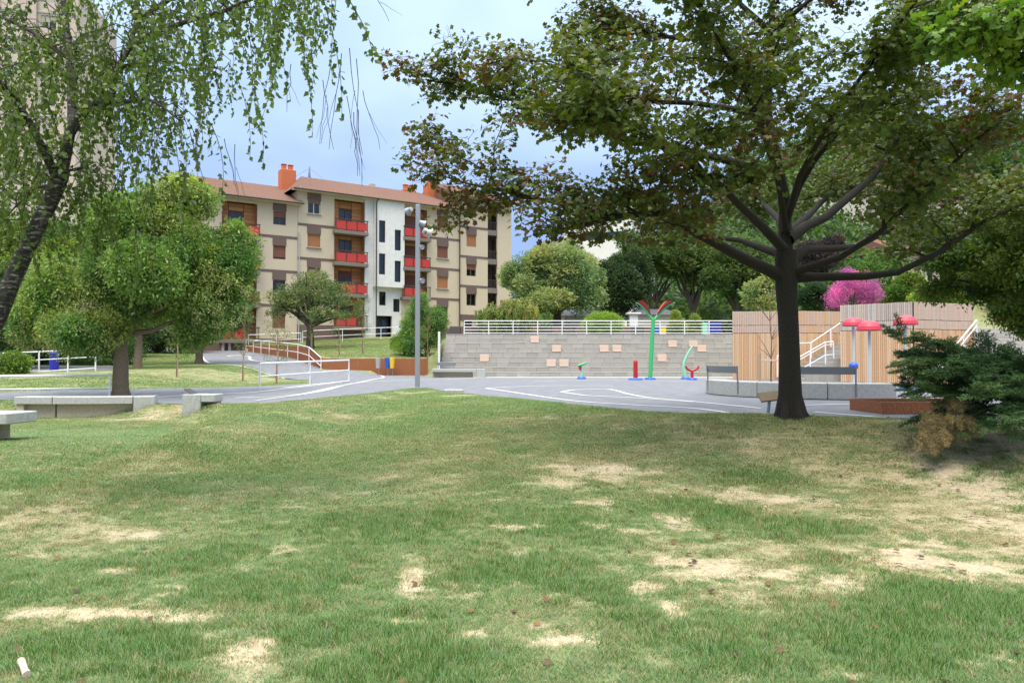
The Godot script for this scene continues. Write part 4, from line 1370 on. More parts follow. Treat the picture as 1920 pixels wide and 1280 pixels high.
func build_flats() -> void:
	var at := Vector3(-18.3, 0, -62.9)
	var turn := deg_to_rad(34.0)
	# middle block
	var t := thing("apartment_building", "four-storey cream brick apartment block with a white stairwell strip and red balconies", "building", at, turn, "brick apartment blocks")
	var fl := [3.8, 6.7, 9.6, 12.5]
	var eave := 15.4
	var holes := []
	for y in fl:
		holes.append([0.85, 1.98, y + 1.0, y + 2.15])
		holes.append([13.45, 14.62, y + 1.0, y + 2.15])
	holes.append([3.23, 6.05, 3.5, 15.05])
	holes.append([9.8, 12.36, 6.4, 15.05])
	holes.append([6.9, 9.78, 2.0, 15.3])
	shell(t, 0.0, 15.9, 1.0, eave, 11.0, holes, M.brick)
	var shut := [1.0, 1.0, 1.0, 0.25]
	for i in 4:
		var y: float = fl[i]
		window(t, 0.85, y + 1.0, 1.13, 1.15, shut[i], M.white_frame if i == 3 else M.dark_frame, M.shutter_a if i != 2 else M.shutter_c)
		window(t, 13.45, y + 1.0, 1.17, 1.15, [0.0, 1.0, 1.0, 1.0][i], M.dark_frame, M.shutter_b if i != 1 else M.shutter_c)
		for c in [[0.85, 1.98], [13.45, 14.62]]:
			stone(t, c[0] - 0.04, c[1] + 0.04, y + 2.16, (fl[i + 1] - 0.1) if i < 3 else eave - 0.12, "stone_panel", 0.04)
			var sl := MB.new()
			sl.box(Vector3((c[0] + c[1]) * 0.5, y + 0.97, 0.05), Vector3(c[1] - c[0] + 0.2, 0.06, 0.2), 0.006)
			part("sill", sl, M.stone_pale, t)
		for c in [[0.0, 3.22], [12.37, 15.9]]:
			stone(t, c[0] + 0.01, c[1] - 0.01, y - 0.1, y + 0.1, "floor_band")
	stone(t, 0.01, 3.2, 2.0, 3.69, "stone_plinth", 0.06)
	stone(t, 12.4, 15.88, 2.0, 3.69, "stone_plinth", 0.06)
	bay(t, 3.23, 6.05, 3.5, [3.8, 6.7, 9.45, 12.25], 15.05, 3)
	bay(t, 9.8, 12.36, 6.4, [6.7, 9.45, 12.25], 15.05, 6)
	stone(t, 3.2, 6.1, 1.6, 3.5, "stone_plinth", 0.05)
	# white stairwell
	var wb := MB.new()
	var wh := [[7.25, 7.87, 11.5, 13.5], [7.25, 7.87, 8.6, 10.5], [8.8, 9.42, 10.9, 12.8], [8.8, 9.42, 8.0, 9.95]]
	wall_sheet(wb, 6.9, 9.78, 7.5, 15.3, wh, 0.2, 0.5)
	wb.quad(Vector3(6.9, 7.5, 0.5), Vector3(9.78, 7.5, 0.5), Vector3(9.78, 7.5, -0.3), Vector3(6.9, 7.5, -0.3), Vector3.DOWN)
	wb.quad(Vector3(6.9, 7.5, 0.5), Vector3(6.9, 7.5, 0.0), Vector3(6.9, 15.3, 0.0), Vector3(6.9, 15.3, 0.5), Vector3.LEFT)
	wb.quad(Vector3(9.78, 7.5, 0.5), Vector3(9.78, 7.5, -0.2), Vector3(9.78, 15.3, -0.2), Vector3(9.78, 15.3, 0.5), Vector3.RIGHT)
	part("stairwell", wb, M.white_render, t)
	for h in wh:
		window(t, h[0], h[2], h[1] - h[0], h[3] - h[2], 0.0, M.black_frame, M.shutter_a, 0.36)
	var wl := MB.new()
	var lh := [[7.55, 8.2, 5.85, 7.1], [8.95, 9.6, 5.3, 6.5], [7.3, 8.85, 2.0, 4.9]]
	wall_sheet(wl, 6.9, 9.78, 1.0, 7.5, lh, 0.3, -0.1)
	part("entrance_wall", wl, M.white_render, t)
	for h in lh.slice(0, 2):
		window(t, h[0], h[2], h[1] - h[0], h[3] - h[2], 0.0, M.black_frame, M.shutter_a, -0.25)
	var dr := MB.new()
	dr.box(Vector3(8.07, 3.45, -0.9), Vector3(1.55, 2.9, 0.08), 0.01)
	var door := part("door", dr, M.door_dark, t)
	var gl := MB.new()
	gl.box(Vector3(8.4, 3.6, -0.84), Vector3(0.5, 1.9, 0.02))
	part("pane", gl, M.pane, door)
	var pil := MB.new()
	pil.box(Vector3(6.48, 8.2, 0.02), Vector3(0.82, 14.3, 0.1), 0.01)
	part("pilaster", pil, M.white_render, t)
	var dp := MB.new()
	dp.tube([Vector3(6.95, 2.0, 0.62), Vector3(6.95, 15.1, 0.62), Vector3(7.1, 15.35, 0.7)], [0.06, 0.06, 0.06], 8)
	part("downpipe", dp, M.dark_rail, t)
	dp = MB.new()
	dp.tube([Vector3(0.1, 2.0, 0.1), Vector3(0.1, 11.8, 0.1)], [0.055, 0.055], 8)
	part("downpipe", dp, M.pale_metal, t)
	roof(t, -0.6, 16.4, eave, 11.0, 2.5, 2.6, 2.0)
	chimney(t, 0.4, -4.4, eave + 0.6, 1.35, 1.0, 2.05, 2)
	chimney(t, 15.2, -5.0, eave + 1.2, 1.0, 0.9, 2.2, 1)
	chimney(t, 13.1, -5.6, eave + 1.5, 1.4, 0.9, 1.2, 2)
	var vt := MB.new()
	vt.box(Vector3(9.0, eave + 2.5, -5.2), Vector3(0.5, 0.5, 0.5), 0.03)
	part("roof_vent", vt, M.stone_pale, t)
	# lower block on the left
	t = thing("apartment_building", "lower cream brick apartment block half hidden by the mop-headed tree", "building", at, turn, "brick apartment blocks")
	fl = [2.55, 5.45, 8.35, 11.25]
	eave = 14.15
	holes = []
	for y in fl:
		holes.append([-2.08, -1.02, y + 1.0, y + 2.15])
	holes.append([-6.2, -3.4, 2.3, 13.8])
	shell(t, -9.4, -0.02, 0.6, eave, 10.0, holes, M.brick)
	for i in 4:
		var y: float = fl[i]
		window(t, -2.08, y + 1.0, 1.06, 1.15, [1.0, 0.0, 0.85, 0.45][i], M.dark_frame, M.shutter_b)
		stone(t, -2.12, -0.98, y + 2.16, (fl[i + 1] - 0.1) if i < 3 else eave - 0.12, "stone_panel", 0.04)
		for c in [[-3.39, -0.03], [-9.38, -6.21]]:
			stone(t, c[0] + 0.01, c[1] - 0.01, y - 0.1, y + 0.1, "floor_band")
	bay(t, -6.2, -3.4, 2.3, [2.55, 5.45, 8.2, 11.0], 13.8, 2)
	stone(t, -9.3, -0.05, 0.7, 2.25, "stone_plinth", 0.05)
	for k in 2:
		var gd := MB.new()
		gd.box(Vector3(-4.2 - k * 3.2, 1.25, 0.09), Vector3(2.5, 2.0, 0.05), 0.01)
		var gdo := part("garage_door", gd, M.garage, t)
		for s in [-1.35, 1.35]:
			var pr := MB.new()
			pr.box(Vector3(-4.2 - k * 3.2 + s, 1.3, 0.14), Vector3(0.2, 2.1, 0.16), 0.01)
			part("jamb", pr, M.cream, gdo)
	roof(t, -9.9, 0.3, eave, 10.0, 2.4, 2.0, 0.0)
	# higher block on the right
	t = thing("apartment_building", "higher cream brick apartment block at the end of the row behind the willows", "building", at, turn, "brick apartment blocks")
	fl = [5.2, 8.1, 11.0, 13.9]
	eave = 16.75
	holes = []
	for y in fl:
		holes.append([16.7, 17.8, y + 1.0, y + 2.15])
	holes.append([19.15, 20.3, 4.0, 16.4])
	holes.append([16.35, 17.4, 2.0, 4.7])
	shell(t, 15.92, 22.0, 1.0, eave, 11.0, holes, M.brick)
	for i in 4:
		var y: float = fl[i]
		window(t, 16.7, y + 1.0, 1.1, 1.15, [0.0, 0.45, 1.0, 1.0][i], M.dark_frame, M.shutter_b if i != 2 else M.shutter_c)
		stone(t, 16.66, 17.84, y + 2.16, (fl[i + 1] - 0.1) if i < 3 else eave - 0.12, "stone_panel", 0.04)
		stone(t, 15.93, 19.13, y - 0.1, y + 0.1, "floor_band")
		var lg := MB.new()
		lg.box(Vector3(19.72, y - 0.3, -0.55), Vector3(1.13, 0.5, 1.1), 0.01)
		part("loggia_slab", lg, M.balcony_slab, t)
		var lr := MB.new()
		for k in 6:
			lr.box(Vector3(19.3 + k * 0.18, y + 0.35, -0.1), Vector3(0.04, 0.75, 0.04))
		lr.box(Vector3(19.72, y + 0.75, -0.1), Vector3(1.1, 0.06, 0.07), 0.005)
		part("loggia_railing", lr, M.dark_rail, t)
		window(t, 19.3, y + 0.1, 0.8, 1.9, 0.6 if i != 1 else 0.0, M.dark_frame, M.shutter_b, -1.2)
	var lb := MB.new()
	wall_sheet(lb, 19.0, 20.5, 3.0, 16.6, [], 0.0, -1.35)
	part("loggia_back", lb, M.stone, t)
	stone(t, 15.93, 19.13, 4.72, 5.08, "stone_lintel", 0.05)
	var ed := MB.new()
	ed.box(Vector3(16.87, 3.3, -0.6), Vector3(1.05, 2.8, 0.06), 0.01)
	part("door", ed, M.door_dark, t)
	for k in 6:
		var sl := MB.new()
		sl.box(Vector3(20.7 + k * 0.16, 6.4, 0.03), Vector3(0.08, 1.0, 0.08), 0.005)
		part("vent_slat", sl, M.stone, t)
	dp = MB.new()
	dp.tube([Vector3(15.85, 2.0, 0.14), Vector3(15.85, 15.5, 0.14)], [0.06, 0.06], 8)
	part("downpipe", dp, M.dark_rail, t)
	roof(t, 15.6, 22.5, eave, 11.0, 2.4, 0.0, 2.0)
	# tower far left
	t = thing("tower_block", "tall pale pinkish tower block far behind the birch", "building", Vector3(-57.5, 0, -82.0), deg_to_rad(12.0))
	holes = []
	for f in 14:
		for c in 4:
			holes.append([-6.6 + c * 3.6, -5.0 + c * 3.6, 3.0 + f * 2.95, 4.5 + f * 2.95])
	shell(t, -8.0, 8.0, -2.0, 44.0, 14.0, holes, M.tower)
	for h in holes:
		window(t, h[0], h[2], 1.6, 1.5, [0.0, 0.5, 1.0, 0.3][int(h[2] * 7.0 + h[0] * 3.0) % 4], M.white_frame, M.stone_pale)
	for f in 15:
		var bd := MB.new()
		bd.box(Vector3(0, 1.9 + f * 2.95, 0.04), Vector3(16.0, 0.25, 0.1), 0.01)
		part("floor_band", bd, M.stone_pale, t)
	for x in [-3.6, 3.6]:
		var rb := MB.new()
		rb.box(Vector3(x, 21.0, 0.2), Vector3(0.5, 46.0, 0.34), 0.02)
		part("fin", rb, M.tower, t)
	# modern white building behind the trees
	t = thing("office_building", "white modern building with dark window bands glimpsed behind the trees", "building", Vector3(10.6, 3.0, -92.0), deg_to_rad(-24.0))
	shell(t, -4.5, 4.5, 0.0, 17.4, 12.0, [[-4.0, 4.0, 15.0, 15.9], [-4.0, 4.0, 12.8, 13.7], [-4.0, 4.0, 7.0, 8.6], [-4.0, 4.0, 2.6, 4.4]], M.white_render)
	for y in [15.0, 12.8, 7.0, 2.6]:
		var gb := MB.new()
		gb.box(Vector3(0, y + 0.8, -0.26), Vector3(8.4, 2.0, 0.05))
		part("window_band", gb, M.dark_glass, t)
	var rf := MB.new()
	rf.box(Vector3(0, 17.5, -6.0), Vector3(9.6, 0.25, 13.2), 0.02)
	part("roof", rf, M.dark_rail, t)
	# low wall and sheds behind the railing
	t = thing("garden_wall", "low dark stone garden wall behind the top railing", "wall", Vector3(4.0, 2.44, -52.0))
	var rr := RandomNumberGenerator.new()
	rr.seed = 77
	for k in 22:
		var bb := MB.new()
		bb.box(Vector3(-8.0 + k * 0.8, 0.4, 0), Vector3(0.78, 0.84 + rr.randf() * 0.05, 0.35), 0.03)
		part("stone", bb, M.stone if k % 2 else M.dark_stone, t)
	for s in [["grey slate-roofed shed beyond the railing, beside the willow trees", 1090.0, 62.0, 3.6, 2.0], ["grey shed with a dark roof behind the palm spray", 1222.0, 60.0, 3.2, 1.9]]:
		var g := ground(s[1], s[2])
		t = thing("shed", s[0], "shed", g, 0.15)
		var sb := MB.new()
		sb.box(Vector3(0, 0.95, 0), Vector3(s[3], 2.1, 3.0), 0.02)
		part("wall", sb, M.stone_pale, t)
		sb = MB.new()
		var w: float = s[3] * 0.5 + 0.2
		var y: float = s[4]
		for k in [-1.0, 1.0]:
			sb.quad(Vector3(-w, 1.95, k * 1.8), Vector3(w, 1.95, k * 1.8), Vector3(w * 0.75, y + 0.6, 0), Vector3(-w * 0.75, y + 0.6, 0), Vector3(0, 0.8, k * 0.6).normalized())
			sb.tri(Vector3(k * w, 1.95, 1.8), Vector3(k * w, 1.95, -1.8), Vector3(k * w * 0.75, y + 0.6, 0), Vector3(k * 0.8, 0.5, 0).normalized())
		part("roof", sb, M.slate, t)
	var pl := thing("stone_pillar", "white stone gate pillar with a flat cap behind the railing", "pillar", ground(1188, 54.0))
	var pb := MB.new()
	pb.box(Vector3(0, 0.85, 0), Vector3(0.6, 1.8, 0.6), 0.02)
	part("shaft", pb, M.white_render, pl)
	pb = MB.new()
	pb.box(Vector3(0, 1.82, 0), Vector3(1.0, 0.12, 0.9), 0.02)
	part("cap", pb, M.white_render, pl)
	# houses on the hillside
	var hs := [["orange-roofed house with brown timber gable on the hillside", 1725.0, 92.0, 9.0, 8.0], ["pale house with an orange roof higher on the hillside behind the maple crown", 1640.0, 128.0, 10.0, 8.0], ["whitewashed hillside house seen above the pink tree", 1790.0, 120.0, 11.0, 7.0]]
	for s in hs:
		var g := ground(s[1], s[2])
		t = thing("hillside_house", s[0], "house", g + Vector3.DOWN * 1.0, 0.5, "houses on the hillside")
		var w: float = s[3]
		var hh: float = s[4]
		var hl := []
		for f in 2:
			for c in 3:
				hl.append([-w * 0.4 + c * w * 0.3, -w * 0.4 + c * w * 0.3 + 1.2, 2.0 + f * 2.9, 3.4 + f * 2.9])
		shell(t, -w * 0.5, w * 0.5, -4.0, hh, 8.0, hl, M.cream)
		for h in hl:
			window(t, h[0], h[2], 1.2, 1.4, 0.4, M.dark_frame, M.shutter_b)
		roof(t, -w * 0.5 - 0.5, w * 0.5 + 0.5, hh, 8.0, 2.2, 0.0, 0.0)
	# power pylon and its cables
	t = thing("pylon", "distant grey lattice power pylon above the flats' roof", "pylon", Vector3(-38.6, 10.0, -140.0))
	var pm := MB.new()
	for s in [-1.0, 1.0]:
		for z in [-1.0, 1.0]:
			pm.tube([Vector3(s * 1.9, 0, z * 1.9), Vector3(s * 0.5, 20.0, z * 0.5), Vector3(0, 27.5, 0)], [0.16, 0.13, 0.09], 4)
	for k in 9:
		var y0 := k * 2.4
		var a := lerpf(1.9, 0.5, y0 / 20.0)
		var b := lerpf(1.9, 0.5, minf((y0 + 2.4) / 20.0, 1.0))
		for s in [-1.0, 1.0]:
			pm.tube([Vector3(-a * s, y0, a), Vector3(b * s, y0 + 2.4, b)], [0.08, 0.08], 4)
			pm.tube([Vector3(-a * s, y0, -a), Vector3(b * s, y0 + 2.4, -b)], [0.08, 0.08], 4)
	part("mast", pm, M.galvanised, t)
	for y in [20.5, 23.5]:
		var cm := MB.new()
		cm.tube([Vector3(-2.4, y, 0), Vector3(0, y + 0.5, 0), Vector3(2.4, y, 0)], [0.08, 0.13, 0.08], 4)
		part("cross_arm", cm, M.galvanised, t)
	var n := 0
	for c in [[Vector3(-38.6, 37.2, -140), Vector3(-95, 24, -170), "thin power cable running left from the distant pylon"], [Vector3(-38.6, 37.2, -140), Vector3(-16, 28, -150), "thin power cable falling right from the distant pylon"], [Vector3(-41, 33.4, -140), Vector3(-100, 20, -170), "lower thin power cable running left from the distant pylon"]]:
		var cb := MB.new()
		var pts := []
		var rr2 := []
		for k in 13:
			var q := k / 12.0
			pts.append((c[0] as Vector3).lerp(c[1], q) + Vector3.DOWN * sin(q * PI) * 2.5)
			rr2.append(0.035)
		cb.tube(pts, rr2, 4)
		solo("power_cable", cb, M.galvanised, c[2], "cable")

# ------------------------------------------------------------------ planting
func grow(limb: MB, pts: Array, r0: float, r1: float, r: RandomNumberGenerator, sites: Array, spacing: float, reach: float, from := 0.25, rise := 0.12) -> void:
	# side branches along a limb, twigs along each of them, leaf sites at the twigs
	var rr := taper(r0, r1, pts.size() - 1)
	limb.tube(pts, rr, 9, false)
	var total := 0.0
	for i in pts.size() - 1: total += pts[i].distance_to(pts[i + 1])
	var run := total * from
	while run < total:
		var left := run
		var i := 0
		while i < pts.size() - 2 and left > pts[i].distance_to(pts[i + 1]):
			left -= pts[i].distance_to(pts[i + 1])
			i += 1
		var seg: Vector3 = pts[i + 1] - pts[i]
		var p: Vector3 = pts[i] + seg.normalized() * left
		var q := run / total
		var az := seg.normalized()
		var out := (az * r.randf_range(0.2, 0.9) + rand_dir(r) * 1.0 + Vector3.UP * rise).normalized()
		out.y = out.y * 0.55 + rise
		out = out.normalized()
		var len := reach * r.randf_range(0.6, 1.15) * lerpf(1.0, 0.65, q)
		var br := bent(p, p + out * len, r, 0.12, 5, 0.05)
		limb.tube(br, taper(lerpf(r0, r1, q) * 0.42 + 0.004, 0.006, 5), 5, false)
		for k in 5:
			var b: Vector3 = br[1 + k]
			var tw := (out * 0.6 + rand_dir(r)).normalized()
			tw.y *= 0.45
			var tl := len * r.randf_range(0.22, 0.45)
			limb.tube([b, b + tw * tl * 0.5 + Vector3.UP * 0.02, b + tw * tl], [0.007, 0.005, 0.003], 3, false)
			sites.append([b + tw * tl * 0.55, tw])
			sites.append([b + tw * tl, tw])
			sites.append([b + rand_dir(r) * 0.12, tw])
		run += spacing * r.randf_range(0.7, 1.3)

func build_maple() -> void:
	var base := Vector3(4.47, height(4.47, 11.75), -11.75)
	var t := thing("maple_tree", "large dark-trunked maple with wide spreading limbs over the lawn", "tree", base)
	var r := RandomNumberGenerator.new()
	r.seed = 17
	var mb := MB.new()
	var tp := []
	for q in [[1487, 800], [1484, 775], [1482, 740], [1481, 690], [1480, 640], [1478, 590], [1475, 545], [1475, 510], [1474, 470]]:
		tp.append(spot(q[0], q[1], 11.75) - base)
	mb.tube(tp, [0.28, 0.215, 0.18, 0.163, 0.156, 0.156, 0.163, 0.178, 0.172], 18)
	for k in 6:   # root flare
		var a := k * TAU / 6.0 + 0.3
		mb.tube([tp[2] + Vector3(cos(a) * 0.12, 0.0, sin(a) * 0.12), tp[1] + Vector3(cos(a) * 0.17, 0.0, sin(a) * 0.17), tp[0] + Vector3(cos(a) * 0.3, 0.02, sin(a) * 0.3)], [0.06, 0.08, 0.05], 7)
	part("trunk", mb, M.maple_bark, t)
	var limbs := [
		[[[1470, 520, 0], [1401, 487, -0.3], [1340, 455, -0.5], [1294, 431, -0.7], [1252, 398, -0.9], [1160, 405, -1.1], [1080, 425, -1.2], [1000, 440, -1.3]], 0.105],
		[[[1472, 480, 0], [1420, 462, 0.5], [1387, 450, 0.9], [1340, 445, 1.4], [1270, 420, 2.0], [1180, 380, 2.6]], 0.075],
		[[[1473, 470, 0], [1430, 425, -0.5], [1401, 398, -0.9], [1350, 347, -1.5], [1310, 320, -2.0], [1200, 250, -2.7], [1090, 200, -3.2]], 0.085],
		[[[1474, 500, 0], [1472, 440, 0.1], [1472, 375, 0.1], [1453, 281, 0.0], [1439, 211, 0.0], [1446, 90, 0.0], [1450, -60, 0.1], [1460, -220, 0.2]], 0.13],
		[[[1474, 410, 0.1], [1500, 345, -0.3], [1528, 300, -0.6], [1575, 244, -1.0], [1640, 150, -1.4], [1700, 40, -1.8]], 0.07],
		[[[1478, 450, 0], [1510, 425, 0.4], [1547, 408, 0.7], [1598, 365, 1.0], [1636, 333, 1.2], [1683, 262, 1.4], [1706, 211, 1.5], [1739, 94, 1.6], [1770, -20, 1.7]], 0.1],
		[[[1480, 495, 0], [1510, 468, 0.3], [1560, 466, 0.9], [1608, 462, 1.3], [1669, 431, 1.7], [1748, 375, 2.1], [1786, 305, 2.5], [1850, 200, 3.0]], 0.085],
		[[[1480, 515, 0], [1520, 500, -0.3], [1575, 483, -0.6], [1650, 436, -1.0], [1716, 370, -1.4], [1795, 300, -1.9], [1900, 200, -2.4]], 0.075],
		[[[1480, 522, 0], [1530, 519, -0.1], [1622, 518, -0.2], [1683, 511, -0.3], [1762, 473, -0.4], [1856, 408, -0.5], [1950, 370, -0.6], [2060, 300, -0.6]], 0.085],
		[[[1462, 330, 0], [1380, 305, 0.1], [1300, 285, 0.2], [1180, 265, 0.2], [1077, 226, 0.1], [1000, 195, 0.0], [930, 180, 0.0], [850, 157, -0.1], [800, 150, -0.1]], 0.075],
		[[[1446, 110, 0], [1350, 75, 0.5], [1254, 69, 0.9], [1185, 54, 1.1], [1120, 70, 1.3], [1040, 60, 1.5]], 0.055],
		[[[1448, 230, 0], [1380, 205, -0.6], [1300, 193, -1.0], [1200, 190, -1.5], [1100, 160, -2.0], [1010, 110, -2.4]], 0.06],
		[[[1160, 405, -1.1], [1060, 385, -0.8], [960, 360, -0.5], [880, 345, -0.4], [815, 325, -0.3]], 0.04],
		[[[1474, 430, 0], [1460, 340, -0.8], [1430, 240, -1.6], [1390, 150, -2.4], [1330, 40, -3.0], [1270, -80, -3.6]], 0.06],
		[[[1474, 420, 0], [1500, 330, -0.8], [1560, 220, -1.6], [1640, 110, -2.4], [1720, 0, -3.2]], 0.06],
		[[[1474, 440, 0], [1460, 410, 1.2], [1430, 380, 2.6], [1400, 330, 4.0], [1370, 260, 5.2]], 0.08],
		[[[1474, 440, 0], [1520, 400, 1.4], [1560, 360, 2.8], [1600, 310, 4.2], [1640, 230, 5.2]], 0.075],
		[[[1446, 60, 0], [1520, 0, -0.6], [1600, -60, -1.0], [1700, -150, -1.4]], 0.05],
		[[[1446, 60, 0], [1380, 0, 0.4], [1290, -40, 0.8], [1180, -80, 1.0], [1080, -70, 1.2], [980, -20, 1.3]], 0.05],
		[[[1739, 94, 1.6], [1800, 60, 1.4], [1880, 20, 1.2], [1960, -20, 1.0]], 0.04]]
	var sites := []
	for l in limbs:
		var pts := []
		for q in l[0]: pts.append(spot(q[0], q[1], 11.75 + q[2]) - base)
		var lb := MB.new()
		grow(lb, pts, l[1], l[1] * 0.22, r, sites, 0.23, 1.25, 0.42, 0.14)
		part("limb", lb, M.maple_bark, t)
	var where := []
	var tints := PackedColorArray()
	var greens := [Color(0.085, 0.14, 0.02), Color(0.105, 0.155, 0.022), Color(0.07, 0.12, 0.022), Color(0.13, 0.17, 0.028)]
	var bronze := [Color(0.15, 0.095, 0.03), Color(0.12, 0.10, 0.026), Color(0.14, 0.075, 0.03)]
	for s in sites:
		for k in (1 if r.randf() < 0.5 else 2):
			var up := (Vector3.UP + rand_dir(r) * 0.45).normalized()
			var fx := up.cross(rand_dir(r)).normalized()
			var sc := r.randf_range(0.75, 1.2)
			where.append(Transform3D(Basis(fx * sc, up * sc, fx.cross(up) * sc), s[0] + rand_dir(r) * 0.18))
			var bz := noise_a.get_noise_3dv((s[0] + base) * 12.0)
			tints.append(blend_tint(r, bronze) if r.randf() < 0.24 + bz * 0.9 + smoothstep(-1.0, -5.0, s[0].x) * 0.14 else blend_tint(r, greens))
	copies("crown", clump(21, 12, Vector3(0.26, 0.1, 0.26), 0.078, 1.0, 1, 0.3, 0.6), M.maple_leaf, where, tints, t)

func strand(seed: int, length: float, n: int, ll: float, shape := 2) -> ArrayMesh:   # hanging twig with leaves
	var r := RandomNumberGenerator.new()
	r.seed = seed
	var mb := MB.new()
	mb.col = Color(0.45, 0.35, 0.3)
	var pts := []
	var rr := []
	for k in 7:
		var q := k / 6.0
		pts.append(Vector3(sin(q * 2.0) * 0.12, -q * length, sin(q * 3.0 + 1.0) * 0.05 - 0.04))
		rr.append(lerpf(0.004, 0.0015, q))
	mb.tube(pts, rr, 3, false)
	for i in n:
		var q := (i + r.randf()) / n
		var f := q * 5.999
		var p: Vector3 = pts[int(f)].lerp(pts[int(f) + 1], f - int(f))
		var side := rand_dir(r)
		side.y = -absf(side.y) * 0.8 - 0.35
		side = side.normalized()
		var b := r.randf_range(0.7, 1.3)
		mb.col = Color(b * r.randf_range(0.9, 1.15), b, b * 0.9)
		leaf(mb, p + side * 0.012, side, rand_dir(r), ll * r.randf_range(0.75, 1.2), ll * 0.8, shape)
	return mb.mesh(true)

func build_birch() -> void:
	var base := Vector3(-5.75, height(-5.75, 7.0), -7.0)
	var t := thing("birch_tree", "leaning birch with black and white bark and hanging twigs", "tree", base)
	var r := RandomNumberGenerator.new()
	r.seed = 23
	var way := func(l: Array) -> Array:
		var o := []
		for q in l: o.append(spot(q[0], q[1], 7.0 + q[2]) - base)
		return o
	var mb := MB.new()
	var tp: Array = way.call([[-150, 830, 0], [-70, 700, 0], [-8, 600, 0], [20, 530, 0], [52, 460, 0], [85, 395, 0], [108, 345, 0], [116, 318, 0]])
	tp.push_front(Vector3(-0.12, -0.1, 0))
	mb.tube(tp, [0.15, 0.115, 0.092, 0.082, 0.077, 0.073, 0.071, 0.072, 0.066], 14)
	part("trunk", mb, M.birch_bark, t)
	var limbs := [
		[way.call([[112, 335, 0], [122, 290, 0], [130, 250, 0], [146, 222, 0], [170, 193, 0], [205, 190, 0], [213, 165, 0], [216, 130, 0], [240, 95, 0.1], [255, 40, 0.2], [262, -60, 0.3]]), 0.06, 0.018],
		[way.call([[104, 330, 0], [80, 280, -0.1], [55, 230, -0.2], [30, 190, -0.3], [0, 155, -0.5], [-60, 90, -0.7], [-120, 0, -0.9]]), 0.045, 0.016],
		[way.call([[137, 235, 0], [134, 180, 0.2], [130, 110, 0.3], [122, 40, 0.4], [112, -60, 0.5], [105, -180, 0.6]]), 0.05, 0.02],
		[way.call([[213, 190, 0], [245, 190, -0.1], [275, 184, -0.2], [305, 200, -0.3], [335, 225, -0.4]]), 0.026, 0.008],
		[way.call([[240, 95, 0.1], [290, 60, -0.1], [350, 40, -0.3], [420, 20, -0.6], [490, -10, -0.9], [560, -30, -1.2], [610, -20, -1.4]]), 0.03, 0.008],
		[way.call([[255, 40, 0.2], [330, -10, 0.4], [420, -50, 0.6], [520, -60, 0.8], [610, -30, 0.9]]), 0.03, 0.008],
		[way.call([[130, 110, 0.3], [60, 60, 0.6], [-20, 20, 0.9], [-110, -20, 1.2]]), 0.03, 0.01],
		[way.call([[216, 130, 0], [280, 110, 0.5], [350, 120, 0.9], [420, 130, 1.2]]), 0.022, 0.007],
		[way.call([[262, -60, 0.3], [380, -110, -0.4], [480, -130, -0.8], [560, -120, -1.0]]), 0.03, 0.008],
		[way.call([[108, 345, 0], [70, 350, 0.2], [30, 385, 0.4], [0, 420, 0.6]]), 0.016, 0.005],
		[way.call([[124, 320, 0], [160, 315, 0.2], [200, 335, 0.4]]), 0.014, 0.004],
		[way.call([[55, 230, -0.2], [20, 240, 0.4], [-30, 260, 0.8], [-90, 270, 1.0]]), 0.02, 0.006]]
	var sites := []
	var n := 0
	for l in limbs:
		var lb := MB.new()
		lb.tube(l[0], taper(l[1], l[2], l[0].size() - 1), 9, false)
		var pts: Array = l[0]
		for i in pts.size() - 1:
			var len: float = pts[i].distance_to(pts[i + 1])
			for k in int(len / 0.037) + 1:
				if n < 3 and i < (5 if n == 0 else 2): 
					if r.randf() < 0.8: continue
				var p: Vector3 = pts[i].lerp(pts[i + 1], r.randf())
				var out := rand_dir(r)
				out.y = absf(out.y) * 0.4 - 0.1
				var reach := r.randf_range(0.1, 0.75) * (1.0 if n != 3 else 0.5)
				var e := p + out * reach + Vector3.DOWN * reach * 0.25
				if k % 2 == 0:
					lb.tube([p, p + out * reach * 0.5 + Vector3.UP * 0.04, e], [0.008, 0.005, 0.003], 3, false)
				sites.append(e)
		part("limb", lb, M.birch_bark if n < 3 else M.birch_twig, t)
		n += 1
	for q in [[60, 300, 0.5], [30, 330, 0.9], [150, 320, 0.5], [200, 330, 0.6], [240, 330, 0.6], [20, 250, 0.6], [90, 250, 0.7], [110, 180, 0.8], [60, 130, 0.8], [170, 340, 0.5], [270, 360, 0.4], [300, 340, 0.3], [20, 100, 0.4], [60, 40, 0.2], [180, 60, 0.5], [120, 100, -0.5], [40, 180, -0.4]]:
		for k in 5:
			sites.append(spot(q[0], q[1], 7.0 + q[2]) - base + rand_dir(r) * 0.3)
	var meshes := [strand(1, 0.62, 26, 0.052), strand(2, 0.85, 30, 0.05), strand(3, 0.42, 20, 0.056)]
	var where := [[], [], []]
	var tints := [PackedColorArray(), PackedColorArray(), PackedColorArray()]
	var cols := [Color(0.11, 0.18, 0.035), Color(0.15, 0.22, 0.045), Color(0.085, 0.15, 0.03)]
	for p in sites:
		var k := r.randi() % 3
		var sc := r.randf_range(0.7, 1.25)
		var ba := Basis(Vector3.UP, r.randf() * TAU) * Basis(Vector3.RIGHT, r.randf_range(-0.3, 0.3))
		where[k].append(Transform3D(ba.scaled(Vector3.ONE * sc), p))
		tints[k].append(blend_tint(r, cols))
	for k in 3:
		copies("crown", meshes[k], M.birch_leaf, where[k], tints[k], t)
	# bare hanging twigs
	var tw := MB.new()
